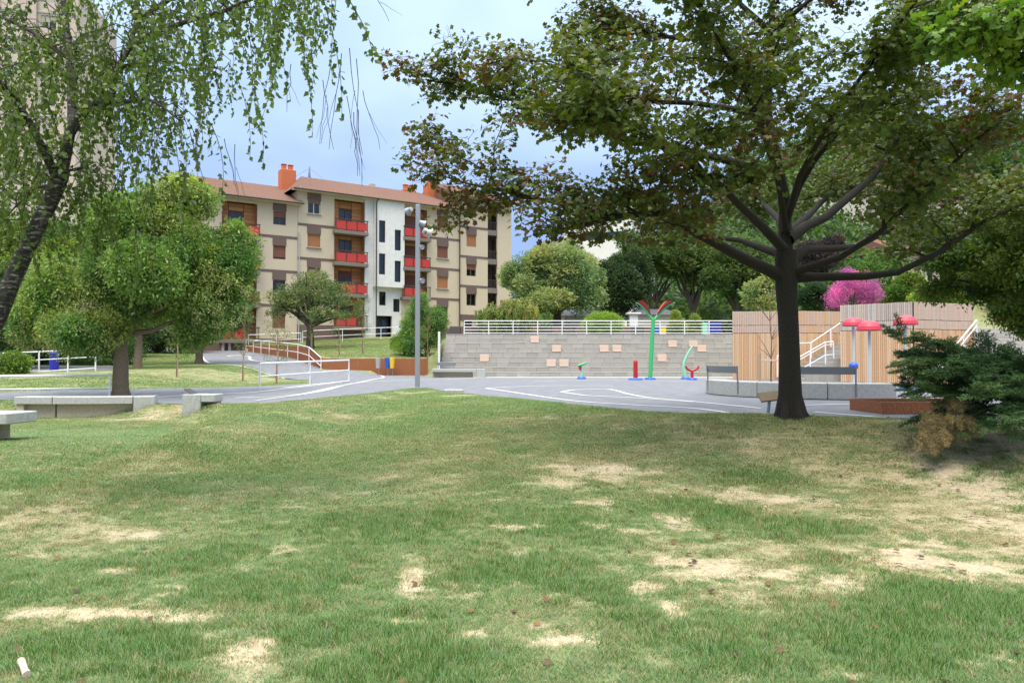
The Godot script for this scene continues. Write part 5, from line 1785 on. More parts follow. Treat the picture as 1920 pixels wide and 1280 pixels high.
	for q in [[655, 90, 200], [640, 100, 180], [668, 110, 240], [620, 120, 150], [650, 180, 150], [663, 210, 120], [300, 215, 110], [330, 225, 130], [420, 260, 100], [545, 120, 90], [700, -20, 60], [680, 170, 110], [605, 150, 130], [367, 240, 90], [440, 270, 110]]:
		var a := spot(q[0], q[1], 6.0 + r.randf() * 0.4) - base
		var b := spot(q[0] + r.randf_range(-25, 35), q[1] + q[2], 6.1) - base
		tw.tube(bent(a, b, r, 0.08, 5), taper(0.0035, 0.0018, 5), 4, false)
		tw.tube(bent(a.lerp(b, 0.4), b + Vector3(r.randf_range(-0.12, 0.12), 0.05, 0), r, 0.1, 4), taper(0.0025, 0.0012, 4), 3, false)
	part("bare_twigs", tw, M.birch_twig, t)

func build_conifer() -> void:
	var base := Vector3(7.35, height(7.35, 10.2), -10.2)
	var t := thing("spreading_conifer", "low spreading dark green conifer with some dried brown sprays", "conifer", base)
	var r := RandomNumberGenerator.new()
	r.seed = 31
	# spray: flat fan of short scaly shoots
	var mb := MB.new()
	for k in 46:
		var q := k / 46.0
		var p := Vector3(0, 0.02 * sin(q * 3.0), -q * 0.30)
		var s := -1.0 if k % 2 else 1.0
		var l := lerpf(0.15, 0.045, q) * r.randf_range(0.7, 1.2)
		var d := Vector3(s * 0.75, r.randf_range(-0.25, 0.3), -0.7).normalized()
		var b := r.randf_range(0.65, 1.35)
		mb.col = Color(b, b, b)
		for j in 5:
			var w := p + d * l * (j / 5.0)
			var e := (d + rand_dir(r) * 0.75).normalized()
			leaf(mb, w, e, rand_dir(r), l * 0.5, 0.012, 0)
	var spray := mb.mesh(true)
	var where := []
	var tints := PackedColorArray()
	var bw := []
	var bt := PackedColorArray()
	var wood := MB.new()
	var cols := [Color(0.04, 0.095, 0.03), Color(0.055, 0.125, 0.034), Color(0.09, 0.17, 0.045)]
	var boughs := [[1700, 640, -0.2], [1712, 690, -0.3], [1735, 745, -0.4], [1760, 660, 0.2], [1790, 676, 0.1], [1830, 690, -0.3], [1870, 684, 0.1], [1900, 680, 0.3], [1790, 700, -0.6], [1850, 730, -0.8], [1910, 735, -0.7], [1830, 790, -0.5], [1890, 790, -0.9], [1950, 700, 0], [1990, 670, 0.2], [1990, 760, -0.6], [1740, 700, 0.5], [1820, 690, 0.6], [1750, 790, -0.3], [1725, 665, 0.0], [1860, 690, 0.0], [1930, 690, -0.2], [1720, 720, -0.1], [1770, 735, 0.3]]
	var heart := spot(1960, 740, 10.2) - base
	for q in boughs:
		var tip := spot(q[0], q[1], 10.0 + q[2]) - base
		var pts := bent(heart + Vector3(r.randf_range(-0.3, 0.3), -0.25, r.randf_range(-0.2, 0.3)), tip, r, 0.08, 7, 0.08)
		wood.tube(pts, taper(0.035, 0.006, 7), 6, false)
		for i in range(2, 8):
			for k in (5 if i > 3 else 2):
				var dir: Vector3 = (pts[i] - pts[i - 1]).normalized()
				var f := (dir + rand_dir(r) * Vector3(0.9, 0.35, 0.9)).normalized()
				var x := f.cross(Vector3.UP).normalized()
				var sc := r.randf_range(0.7, 1.25)
				where.append(Transform3D(Basis(x * sc, x.cross(f) * sc, -f * sc), pts[i] + rand_dir(r) * 0.09))
				tints.append(blend_tint(r, cols))
	for q in [[1745, 800, -0.5], [1765, 815, -0.6], [1782, 785, -0.5], [1800, 795, -0.5], [1815, 790, -0.6], [1755, 780, -0.45], [1740, 822, -0.6], [1790, 760, -0.4]]:
		var c := spot(q[0], q[1] - 8, 10.0 + q[2]) - base
		wood.tube(bent(c + Vector3(0.4, 0.12, -0.1), c, r, 0.1, 4), taper(0.014, 0.006, 4), 5, false)
		for k in 7:
			var f := (Vector3(-0.3, -1.0, 0.2) + rand_dir(r) * 0.5).normalized()
			var x := f.cross(Vector3.BACK).normalized()
			bw.append(Transform3D(Basis(x, x.cross(f), -f).scaled(Vector3.ONE * r.randf_range(0.5, 0.8)), c + rand_dir(r) * 0.06))
			bt.append(blend_tint(r, [Color(0.32, 0.24, 0.10), Color(0.26, 0.20, 0.09)]))
	wood.tube([Vector3(0.3, -0.2, 0), heart + Vector3(0, -0.3, 0), heart + Vector3(0.3, 0.3, 0)], [0.1, 0.08, 0.04], 9)
	part("trunk", wood, M.bark, t)
	copies("crown", spray, M.needle, where, tints, t)
	tag(copies("dead_sprays", spray, M.needle, bw, bt, t), "dried brown drooping sprays")

func build_planting() -> void:
	var g_mid := [Color(0.105, 0.19, 0.05), Color(0.14, 0.23, 0.06), Color(0.08, 0.15, 0.042)]
	var g_dark := [Color(0.042, 0.095, 0.034), Color(0.06, 0.12, 0.042), Color(0.035, 0.08, 0.03)]
	var g_pale := [Color(0.26, 0.36, 0.15), Color(0.33, 0.42, 0.2), Color(0.2, 0.3, 0.11)]
	var g_lime := [Color(0.17, 0.27, 0.04), Color(0.22, 0.31, 0.05), Color(0.12, 0.22, 0.035)]
	var c_far := clump(5, 16, Vector3(0.34, 0.26, 0.34), 0.17, 0.09)
	var c_mid := clump(6, 22, Vector3(0.26, 0.24, 0.26), 0.10, 0.05, 0, 0.5)
	var c_fine := clump(7, 26, Vector3(0.2, 0.18, 0.2), 0.075, 0.035)
	var c_drop := strand(9, 0.8, 44, 0.085, 0)
	# mop-headed pagoda trees at the left
	var px := func(u: float, v: float, dep: float, at: Vector3) -> Vector3:
		return spot(u, v, dep) - at
	var at := Vector3(-11.05, height(-11.05, 20.9), -20.9)
	var lobes := []
	for l in [[335, 400, 0.3, 95, 70], [255, 430, -0.4, 90, 95], [400, 480, 0.2, 85, 85], [300, 500, -0.9, 90, 85], [215, 540, -0.4, 75, 75], [120, 560, 0.0, 80, 85], [70, 610, 0.2, 55, 55], [160, 620, -0.7, 80, 60], [400, 560, 0.3, 85, 75], [440, 490, 0.9, 52, 75], [375, 612, 0.4, 50, 42], [300, 560, 0.9, 60, 45]]:
		var s: float = 21.0 / F
		lobes.append([px.call(l[0], l[1], 21.0 + l[2], at), Vector3(l[3] * s, l[4] * s, l[3] * s * 0.9) * 0.95])
	var t := tree("pagoda_tree", "large mop-headed weeping tree with a bare trunk behind the long curved bench", "weeping pagoda trees", at, 2.05, 0.2, lobes, 9800, c_mid, M.leaf, [Color(0.17, 0.31, 0.06), Color(0.23, 0.37, 0.075), Color(0.13, 0.26, 0.06), Color(0.33, 0.43, 0.12)], 61, 0.95, "pale_bark", 0.55, 0, 0.0, "tree", 6)
	var fl := []
	for l in [0, 4, 5, 6, 7, 8, 9]: fl.append([lobes[l][0], lobes[l][1] * 1.03])
	flowers(t, fl, 520, c_fine)
	at = ground(374, 42.0)
	lobes = []
	for l in [[380, 560, 0, 100, 60], [330, 540, 0, 80, 60], [430, 570, 0, 60, 60]]:
		var s: float = 42.0 / F
		lobes.append([px.call(l[0], l[1], 42.0, at), Vector3(l[3] * s, l[4] * s, l[3] * s)])
	tree("pagoda_tree", "second weeping tree farther back beside the upper path", "weeping pagoda trees", at, 2.6, 0.19, lobes, 2600, c_far, M.leaf, g_mid, 62, 0.9, "pale_bark", 0.7)
	at = ground(258, 34.0)
	lobes = [[Vector3(0, 3.2, 0), Vector3(2.2, 1.3, 2.0)], [Vector3(-1.2, 2.8, 0), Vector3(1.6, 1.1, 1.6)]]
	tree("pagoda_tree", "small weeping tree with a pale trunk just visible under the big mop-headed one", "weeping pagoda trees", at, 2.0, 0.17, lobes, 1600, c_mid, M.leaf, g_mid, 63, 1.2, "pale_bark", 0.7)
	# bright tree behind the birch
	at = ground(60, 40.0)
	tree("lime_tree", "bright yellow-green tree behind the birch trunk", "", at, 4.0, 0.25, [[Vector3(0, 6.5, 0), Vector3(3.4, 2.6, 3)], [Vector3(-3.5, 5.6, 0), Vector3(3, 2.6, 3)], [Vector3(2.2, 4.6, 1), Vector3(2.6, 2.2, 2.4)], [Vector3(-1, 3.4, 1), Vector3(3.5, 1.8, 2.4)]], 3200, c_far, M.leaf, g_lime, 64, 1.0, "bark", 0.5, 1)
	at = ground(-40, 34.0)
	tree("hedge_tree", "green tree at the edge of the side road beyond the birch", "", at, 2.0, 0.2, [[Vector3(0, 3.4, 0), Vector3(3.4, 2.2, 2.4)], [Vector3(2.6, 2.4, 0.4), Vector3(2.2, 1.8, 2.0)]], 2000, c_far, M.leaf, g_mid, 65, 1.0, "bark", 0.55, 1)
	for s in [["dark bushy tree filling the gap under the mop-headed crown", 175.0, 50.0, 3.2], ["dark bushy tree beyond the far lawn beside the second weeping tree", 295.0, 56.0, 3.0], ["dark bushy tree far behind the blue bin", 60.0, 52.0, 3.4]]:
		at = ground(s[1], s[2])
		tree("boundary_tree", s[0], "dark trees along the far boundary", at, 1.4, 0.18, [[Vector3(0, 2.6, 0), Vector3(s[3], 2.2, 2.0)], [Vector3(-2.4, 2.0, 0.3), Vector3(2.2, 1.8, 1.8)], [Vector3(2.4, 1.9, 0.2), Vector3(2.2, 1.7, 1.8)], [Vector3(0.4, 1.0, 0.6), Vector3(3.4, 1.0, 1.4)]], 1900, c_far, M.leaf, g_dark + [g_mid[0]], 66 + int(s[1]), 1.0, "bark", 0.4, 1)
	# shrubs along the side road
	var low := [["rounded lime shrub by the side road railing", 26.0, 28.2, 0.5, 0.42, g_lime], ["dark clipped hedge mass behind the side road", 120.0, 41.5, 3.4, 1.1, g_dark], ["dark hedge behind the blue bin", 30.0, 41.8, 3.4, 1.3, g_dark], ["mixed green shrub beyond the side road bend", 195.0, 39.5, 2.2, 1.1, g_mid]]
	for s in low:
		var g := ground(s[1], s[2])
		shrub(s[0], g, [[Vector3(0, s[4] * 0.7, 0), Vector3(s[3], s[4], s[3] * 0.6)]], int(160 * s[3]) + 120, c_mid, s[5], 70 + int(s[1]), 1.0)
	# ash-like tree on the bank
	at = Vector3(-14.6, height(-14.6, 53.5), -53.5)
	lobes = []
	for l in [[580, 560, 0, 78, 42], [530, 555, 0, 40, 36], [635, 565, 0, 50, 36], [575, 530, 0, 55, 28], [660, 585, 0, 28, 22], [610, 590, -1, 50, 18], [520, 580, 0.5, 26, 22]]:
		var s: float = 53.5 / F
		lobes.append([px.call(l[0], l[1] - 4, 53.5 + l[2], at), Vector3(l[3] * s, l[4] * s, l[3] * s * 0.8)])
	tree("young_ash_tree", "airy round-crowned tree on the grass bank before the flats", "", at, 1.9, 0.28, lobes, 720, c_far, M.leaf, [Color(0.15, 0.22, 0.08), Color(0.2, 0.26, 0.10), Color(0.12, 0.19, 0.07)], 71, 0.85, "bark", 0.35, 2)
	# big shrubs by the steps
	var sh := ground(765, 46.5)
	shrub("bright green conical shrub beside the stepped seating", sh, [[Vector3(0.1, 1.3, 0), Vector3(0.95, 1.6, 0.9)], [Vector3(-0.2, 0.7, 0.2), Vector3(1.0, 0.8, 0.9)]], 1100, c_fine, [Color(0.14, 0.32, 0.04), Color(0.2, 0.38, 0.05), Color(0.1, 0.24, 0.04)], 72, 1.0, true)
	sh = ground(802, 45.6)
	shrub("tall loose leafy shrub behind the lamp post", sh, [[Vector3(0.0, 1.6, 0), Vector3(1.15, 1.5, 1.0)], [Vector3(-0.5, 3.0, 0.1), Vector3(0.7, 1.1, 0.7)], [Vector3(0.5, 2.2, 0), Vector3(0.8, 0.9, 0.8)], [Vector3(-0.9, 0.6, 0.3), Vector3(0.6, 0.6, 0.6)]], 1500, c_mid, [Color(0.13, 0.27, 0.07), Color(0.18, 0.33, 0.09), Color(0.09, 0.19, 0.05)], 73, 0.9)
	# staked saplings
	var sap := [["thin staked sapling on the bank before the ash trunk", 583.0, 48.5, 2.2], ["thin staked sapling in the middle of the bank", 636.0, 46.2, 3.0], ["thin staked sapling on the bank nearest the white entrance", 680.0, 47.5, 3.0], ["slim sapling with a white guard on the far lawn", 331.0, 29.0, 1.9], ["slim leafy sapling between the two paths", 455.0, 31.0, 2.8], ["reddish sapling stem behind the freestanding railing", 518.0, 30.0, 2.0], ["slim sapling beside the lamp post in front of the shrub", 801.0, 42.2, 3.2], ["slim leafless sapling tied between stakes in the curved bench", 1447.0, 21.2, 2.6]]
	var si := 0
	for s in sap:
		var g := ground(s[1], s[2])
		t = thing("sapling", s[0], "sapling", g, 0.0, "young staked trees")
		var r := RandomNumberGenerator.new()
		r.seed = 200 + si
		var mb := MB.new()
		var top := Vector3(r.randf_range(-0.1, 0.1), s[3], 0)
		var pts := bent(Vector3(0, -0.1, 0), top, r, 0.03, 5)
		mb.tube(pts, taper(0.035, 0.012, 5), 7)
		var where := []
		var tints := PackedColorArray()
		for k in 16:
			var a: Vector3 = pts[2 + k % 4]
			var b := a + (rand_dir(r) * Vector3(0.45, 0.2, 0.45) + Vector3.UP * r.randf_range(0.2, 0.6))
			mb.tube([a, a.lerp(b, 0.5) + Vector3.UP * 0.03, b], [0.012, 0.009, 0.004], 4, false)
			for q in (2 if si != 7 else 0):
				where.append(Transform3D(Basis(Vector3.UP, r.randf() * TAU).scaled(Vector3.ONE * 0.8), b + rand_dir(r) * 0.15))
				tints.append(blend_tint(r, g_mid if si != 6 else g_lime))
		part("trunk", mb, M.pale_bark if si != 5 else M.red_stem, t)
		if where.size():
			copies("crown", c_fine, M.leaf, where, tints, t)
		var st := [0.0] if si < 7 else [-0.42, 0.42]
		for k in st:
			var sb := MB.new()
			sb.tube([Vector3(k + 0.06, -0.1, 0.05), Vector3(k + 0.06, 1.15 if si == 7 else 1.3, 0.05)], [0.022 if si < 7 else 0.04, 0.022 if si < 7 else 0.04], 8)
			part("stake", sb, M.stake, t)
		if si == 7:
			var sb := MB.new()
			sb.box(Vector3(0.05, 0.95, 0.06), Vector3(0.86, 0.05, 0.02), 0.004)
			part("tie", sb, M.pale_wood, t)
		si += 1
	# trees behind the top railing
	var row := [
		["tall pale green tree between the flats and the dark trees", 1045.0, 56.0, 2.2, 0.35, [[1045, 500, 0, 70, 50], [1010, 540, 0, 55, 45], [1085, 540, -1, 55, 50], [1000, 490, 1, 40, 40], [1075, 480, 1, 50, 36], [1110, 520, 1, 36, 36], [1040, 565, -1.5, 60, 26], [968, 530, 1.5, 38, 50]], 4800, g_pale, 1],
		["very dark evergreen tree next to the pale green one", 1160.0, 60.0, 2.0, 0.3, [[1160, 540, 0, 45, 55], [1185, 500, 1, 45, 50], [1140, 520, 2, 40, 50], [1200, 545, 1, 35, 40]], 3000, g_dark, 0],
		["vase-shaped dark green tree behind the left leaf of the palm spray", 1225.0, 66.0, 3.0, 0.3, [[1225, 480, 0, 60, 42], [1190, 465, 0, 40, 40], [1260, 500, 0, 36, 34]], 2000, g_mid, 3],
		["vase-shaped green tree between the two cone shrubs", 1300.0, 64.0, 2.6, 0.3, [[1300, 490, 0, 60, 40], [1270, 470, 0, 45, 40], [1340, 480, 0, 45, 44], [1310, 520, 1, 40, 20]], 2200, g_mid, 3],
		["green tree behind the end of the top railing", 1380.0, 62.0, 2.6, 0.32, [[1380, 490, 0, 60, 50], [1420, 500, 0, 45, 50], [1350, 520, 0, 40, 36], [1400, 540, 0, 50, 26]], 2600, g_mid, 3],
		["light olive sapling-like tree above the long timber wall", 1430.0, 46.0, 1.4, 0.1, [[1430, 555, 0, 36, 30], [1450, 535, 0, 25, 30]], 420, g_pale, 2]]
	for s in row:
		at = ground(s[1], s[2])
		lobes = []
		for l in s[5]:
			var k: float = s[2] / F
			lobes.append([px.call(l[0], l[1], s[2] + l[2], at), Vector3(l[3] * k, l[4] * k, l[3] * k)])
		tree("park_tree", s[0], "trees behind the top railing", at, s[3], s[4], lobes, s[6], c_far, M.leaf, s[7], 80 + int(s[1]), 1.0, "bark", 0.45, s[8])
	# weeping willows
	for s in [["small weeping willow nearest the flats behind the railing", 925.0, 50.5, 1.3, 1.75], ["small weeping willow closer to the pale green tree", 977.0, 49.5, 1.45, 2.1]]:
		at = ground(s[1], s[2])
		tree("willow_tree", s[0], "weeping willows behind the railing", at, 1.2, 0.1, [[Vector3(0, s[4] + 0.1, 0), Vector3(s[3], 0.7, s[3])], [Vector3(0, s[4] - 0.4, 0), Vector3(s[3] * 1.1, 0.9, s[3] * 1.1)]], 460, c_drop, M.leaf, [Color(0.26, 0.33, 0.1), Color(0.31, 0.37, 0.13), Color(0.2, 0.27, 0.08)], 90 + int(s[1]), 1.1, "bark", 0.4, 0, 1.0)
	# clipped shrubs
	shrub("round clipped bright green shrub behind the railing", ground(1131, 49.0), [[Vector3(0, 0.85, 0), Vector3(1.3, 0.75, 1.1)]], 1200, c_fine, [Color(0.18, 0.36, 0.05), Color(0.24, 0.42, 0.07), Color(0.13, 0.28, 0.04)], 101, 1.0)
	for s in [["cone-shaped clipped shrub closer to the palm spray", 1270.0, 1.0], ["cone-shaped clipped shrub nearer the timber wall", 1303.0, 0.85]]:
		var k: float = s[2]
		shrub(s[0], ground(s[1], 50.0), [[Vector3(0, 0.5, 0) * k, Vector3(0.8, 0.55, 0.8) * k], [Vector3(0, 1.0, 0) * k, Vector3(0.62, 0.5, 0.62) * k], [Vector3(0, 1.45, 0) * k, Vector3(0.36, 0.4, 0.36) * k]], 900, c_fine, [Color(0.24, 0.34, 0.07), Color(0.29, 0.38, 0.08), Color(0.18, 0.27, 0.055)], 102 + int(s[1]), 0.9)
	# behind the timber walls
	at = ground(1600, 40.0)
	lobes = []
	for l in [[1600, 545, 0, 40, 26], [1570, 555, 0, 28, 26], [1635, 545, 0, 28, 26], [1605, 515, 0, 28, 18], [1625, 570, 0, 22, 14]]:
		var k: float = 40.0 / F
		lobes.append([px.call(l[0], l[1], 40.0 + l[2], at), Vector3(l[3] * k, l[4] * k, l[3] * k)])
	t = tree("blossom_tree", "pink flowering tree above the timber walls", "", at, 1.3, 0.1, lobes, 700, c_fine, M.blossom, [Color(0.66, 0.17, 0.48), Color(0.74, 0.28, 0.58), Color(0.5, 0.1, 0.35), Color(0.6, 0.15, 0.43)], 111, 0.9, "bark", 0.55, 1)
	var bank := [["dark purple-leaved tree behind the pink blossom", 1525.0, 58.0, [[1525, 490, 0, 45, 42], [1555, 470, 0, 30, 36]], [Color(0.045, 0.03, 0.05), Color(0.06, 0.04, 0.055), Color(0.03, 0.025, 0.035)], 1500],
		["dark green shrub tree between maple trunk and pink blossom", 1525.0, 44.0, [[1522, 555, 0, 32, 26], [1545, 560, 0, 16, 18]], g_dark, 900],
		["fresh green tree above the pink blossom", 1635.0, 56.0, [[1635, 495, 0, 40, 24], [1610, 505, 0, 28, 20], [1665, 490, 0, 26, 22]], [Color(0.1, 0.22, 0.05), Color(0.14, 0.27, 0.06)], 1200],
		["yellow-green rounded tree beside the pink blossom", 1690.0, 44.0, [[1685, 555, 0, 40, 26], [1700, 530, 0, 28, 22]], g_lime, 1300],
		["lime-green shrub tree near the end of the angled timber wall", 1745.0, 41.0, [[1745, 560, 0, 34, 22], [1775, 565, 0, 30, 20]], [Color(0.22, 0.34, 0.05), Color(0.27, 0.4, 0.06)], 1000]]
	for s in bank:
		at = ground(s[1], s[2])
		lobes = []
		for l in s[3]:
			var k: float = s[2] / F
			lobes.append([px.call(l[0], l[1], s[2] + l[2], at), Vector3(l[3] * k, l[4] * k, l[3] * k)])
		tree("garden_tree", s[0], "garden trees behind the timber walls", at, 1.2, 0.12, lobes, s[5], c_far, M.leaf, s[4], 120 + int(s[1] + s[2]), 0.75, "bark", 0.45, 1)
	# layered broadleaf tree at the right edge
	at = Vector3(10.6, height(10.6, 13.0), -13.0)
	lobes = []
	for l in [[1880, 440, -0.5, 90, 34], [1800, 490, -0.3, 80, 28], [1880, 525, 0.3, 80, 26], [1830, 555, 0.0, 60, 20], [1930, 560, -0.5, 70, 36], [1895, 590, 0.4, 60, 20], [1960, 615, 0.2, 60, 26], [1940, 480, -1, 100, 60], [1770, 540, 0.4, 50, 26], [1980, 400, 0, 90, 60], [1880, 375, 0.5, 70, 26]]:
		var k: float = 13.0 / F
		lobes.append([px.call(l[0], l[1], 13.0 + l[2], at), Vector3(l[3] * k, l[4] * k, l[3] * k)])
	tree("broadleaf_tree", "leafy tree reaching in above the low conifer", "", at, 2.2, 0.16, lobes, 2300, clump(14, 18, Vector3(0.2, 0.1, 0.2), 0.075, 0.04, 0, 0.3, 0.6), M.leaf, [Color(0.11, 0.2, 0.04), Color(0.15, 0.25, 0.045), Color(0.08, 0.15, 0.035), Color(0.23, 0.3, 0.05)], 131, 0.9, "bark", 0.3, 2)
	at = Vector3(9.4, height(9.4, 8.2), -8.2)
	lobes = []
	for l in [[1850, 60, 0, 110, 45], [1900, 110, 0.2, 80, 40], [1960, 40, -0.2, 120, 90], [1780, 40, 0.3, 60, 30]]:
		var k: float = 8.2 / F
		lobes.append([px.call(l[0], l[1], 8.2 + l[2], at), Vector3(l[3] * k, l[4] * k, l[3] * k)])
	tree("neighbour_maple_tree", "brighter green maple whose leaves hang into the top corner beside the big one", "", at, 3.8, 0.14, lobes, 360, clump(15, 9, Vector3(0.22, 0.1, 0.22), 0.1, 1.0, 1, 0.3, 0.6), M.maple_leaf, [Color(0.13, 0.27, 0.04), Color(0.16, 0.3, 0.05)], 132, 0.9, "bark", 0.25, 2)
	# wood on the hillside: one mass
	var r := RandomNumberGenerator.new()
	r.seed = 140
	var where := []
	var tints := PackedColorArray()
	var big := clump(16, 60, Vector3(2.0, 2.2, 2.0), 0.8, 0.5, 0, 0.2, 0.0, false)
	for i in 3800:
		var dep := r.randf_range(82.0, 230.0)
		var x := r.randf_range(4.0, dep * 0.85 + 20.0)
		var h := height(x, dep)
		if h < 4.5 and r.randf() < 0.8: continue
		var clear := false
		for hp in [[1725.0, 92.0], [1640.0, 128.0], [1790.0, 120.0]]:
			if absf(x - (hp[0] - 960.0) / F * hp[1]) < 8.0 and dep < hp[1] + 8.0 and dep > hp[1] - 16.0: clear = true
		if absf(x - 10.0) < 8.0 and dep < 106.0: clear = true
		if clear: continue
		for k in 3:
			where.append(Transform3D(Basis(Vector3.UP, r.randf() * TAU).scaled(Vector3.ONE * r.randf_range(0.8, 1.5)), Vector3(x + r.randf_range(-2, 2), h + 1.5 + k * 1.9 + r.randf(), -dep + r.randf_range(-2, 2))))
			tints.append(blend_tint(r, g_mid + g_dark))
	tag(copies("woodland", big, M.leaf, where, tints, self), "distant green woodland covering the hillside", "woodland")

func flowers(t: Node3D, lobes: Array, count: int, mesh: Mesh) -> void:
	var r := RandomNumberGenerator.new()
	r.seed = 66
	var where := []
	var tints := PackedColorArray()
	for i in count:
		var l: Array = lobes[r.randi() % lobes.size()]
		var d := rand_dir(r)
		d.z = absf(d.z)
		where.append(Transform3D(Basis(Vector3.UP, r.randf() * TAU).scaled(Vector3.ONE * r.randf_range(0.5, 0.9)), l[0] + d * l[1] * r.randf_range(0.85, 1.02)))
		tints.append(blend_tint(r, [Color(0.36, 0.4, 0.17), Color(0.45, 0.46, 0.26), Color(0.28, 0.34, 0.11)]))
	copies("blossoms", mesh, M.leaf, where, tints, t)

func shrub(label: String, at: Vector3, lobes: Array, count: int, mesh: Mesh, cols: Array, seed: int, size: float, loose := false) -> void:
	var t := thing("shrub", label, "shrub", at, 0.0, "shrubs")
	var mb := MB.new()
	var r := RandomNumberGenerator.new()
	r.seed = seed
	for l in lobes:
		for k in 5:
			mb.tube(bent(Vector3(r.randf_range(-0.1, 0.1), -0.1, 0), l[0] + rand_dir(r) * l[1] * 0.6, r, 0.1, 4), taper(0.03, 0.008, 4), 5, false)
	part("stems", mb, M.bark, t)
	crown(t, lobes, count, mesh, M.leaf, cols, seed + 1, size, 0.6, 0.0, 9 if size < 0.95 or loose else 0)

# ------------------------------------------------------------------ scene
func sky_picture() -> ImageTexture:
	var w := 1024
	var h := 512
	var n := FastNoiseLite.new()
	n.seed = 4
	n.frequency = 1.0
	n.fractal_octaves = 5
	var im := Image.create(w, h, false, Image.FORMAT_RGBF)
	for j in h:
		var el := (0.5 - (j + 0.5) / h) * PI
		for i in w:
			var az := (i + 0.5) / w * TAU
			var s := maxf(sin(el), 0.0)
			var d := Vector3(cos(az) * cos(el), sin(el), sin(az) * cos(el))
			var p := d / (absf(d.y) * 1.4 + 0.35) * 1.25
			var c := n.get_noise_3dv(p * 0.8) * 0.75 + n.get_noise_3dv(p * 2.3 + Vector3.ONE * 7.0) * 0.3
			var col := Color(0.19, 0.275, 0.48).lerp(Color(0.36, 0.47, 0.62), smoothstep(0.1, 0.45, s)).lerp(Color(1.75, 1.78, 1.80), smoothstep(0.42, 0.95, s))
			var k := 1.0 + c * 0.5
			col = Color(col.r * (k + c * 0.12), col.g * k, col.b * (k - c * 0.08))
			if el < 0.0:
				col = Color(0.22, 0.24, 0.2)
			im.set_pixel(i, j, col)
	return ImageTexture.create_from_image(im)

func _ready() -> void:
	var cam := Camera3D.new()
	cam.name = "camera"
	cam.position = Vector3(0, 1.0, 0)
	cam.rotation.x = atan(TILT)
	cam.fov = rad_to_deg(2.0 * atan(640.0 / F))
	cam.near = 0.05
	cam.far = 2000.0
	add_child(cam)
	cam.current = true
	var env := Environment.new()
	env.background_mode = Environment.BG_SKY
	var sky := Sky.new()
	var pan := PanoramaSkyMaterial.new()
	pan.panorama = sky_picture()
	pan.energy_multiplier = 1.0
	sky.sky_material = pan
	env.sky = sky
	env.tonemap_mode = Environment.TONE_MAPPER_LINEAR
	env.tonemap_exposure = 2.1
	env.sdfgi_enabled = true
	env.ssao_enabled = true
	env.ssil_enabled = true
	var we := WorldEnvironment.new()
	we.name = "environment"
	we.environment = env
	add_child(we)
	var sun := DirectionalLight3D.new()
	sun.name = "sun"
	sun.light_color = Color(1.0, 0.95, 0.86)
	sun.light_energy = 0.5
	sun.light_angular_distance = 30.0
	sun.shadow_enabled = true
	sun.rotation_degrees = Vector3(-62, -28, 0)
	add_child(sun)

	for a in [[noise_a, 11, 0.012], [noise_b, 12, 0.02], [noise_c, 13, 0.045]]:
		a[0].seed = a[1]
		a[0].frequency = a[2]
		a[0].noise_type = FastNoiseLite.TYPE_SIMPLEX_SMOOTH
		a[0].fractal_octaves = 4
	for p in EDGE: PLAZA.append(Vector2(p[0], p[1]))
	for p in PLAZA_BACK: 
		if p[1] != 8.0: PLAZA.append(Vector2(p[0], p[1]))
	make_materials()
	build_ground()
	paint_lines()
	build_flats()
	build_seating()
	build_furniture()
	build_play()
	build_maple()
	build_birch()
	build_conifer()
	build_planting()
	build_grass()

func paint_lines() -> void:
	var l := [
		["long white painted curve sweeping toward the maple trunk", [[911, 729], [940, 733], [972, 738], [1071, 752], [1180, 760], [1300, 767], [1387, 779]]],
		["white painted curve forming the upper edge of the long loop", [[911, 729], [960, 726], [1040, 724], [1150, 724]]],
		["white painted inner loop, upper arc", [[1052, 736], [1076, 732], [1110, 730.5], [1144, 731], [1180, 740], [1221, 747], [1300, 754], [1426, 767]]],
		["white painted inner loop, lower arc", [[1052, 736], [1080, 740], [1108, 743], [1189, 747], [1300, 755]]],
		["straight white painted line right of the maple trunk", [[1510, 761], [1590, 759], [1660, 760]]],
		["white painted line near the lawn edge right of the maple", [[1526, 774], [1600, 780], [1716, 790]]],
		["white painted line crossing the plaza by the water-play posts", [[1000, 716], [1120, 713], [1300, 716]]],
		["white painted curve below the freestanding railing", [[440, 747], [548, 742], [630, 726], [700, 712], [719, 708], [712, 704], [690, 703]]],
		["white painted curve between railing and lamp post", [[480, 752], [600, 735], [665, 719], [740, 714], [838, 712]]],
		["thin white painted curve along the lower path", [[290, 746], [380, 741], [480, 736], [560, 727], [640, 718]]],
		["white painted curve past the concrete bench", [[838, 712], [920, 708], [980, 707]]]]
	paint("painted_line", "pale edging line along the upper path by the far lawn", [[-10.0, 34.8], [-13.2, 37.6], [-17.6, 43.0], [-22.5, 53.5]], 0.14, true)
	paint("painted_line", "white painted zigzag on the upper path", [[-13.6, 43.0], [-16.2, 46.0], [-18.0, 50.5], [-19.6, 51.0], [-19.0, 54.5]], 0.14, true)
	var ap := MB.new()
	ap.quad(Vector3(-3.4, 0.022, -37.9), Vector3(12.6, 0.022, -37.6), Vector3(13.1, 0.022, -39.58), Vector3(-3.9, 0.022, -39.58), Vector3.UP)
	tag(struct("apron", ap, M.concrete_pale), "pale concrete strip along the foot of the stepped seating")
	for q in l:
		paint("painted_line", q[0], q[1], 0.1)

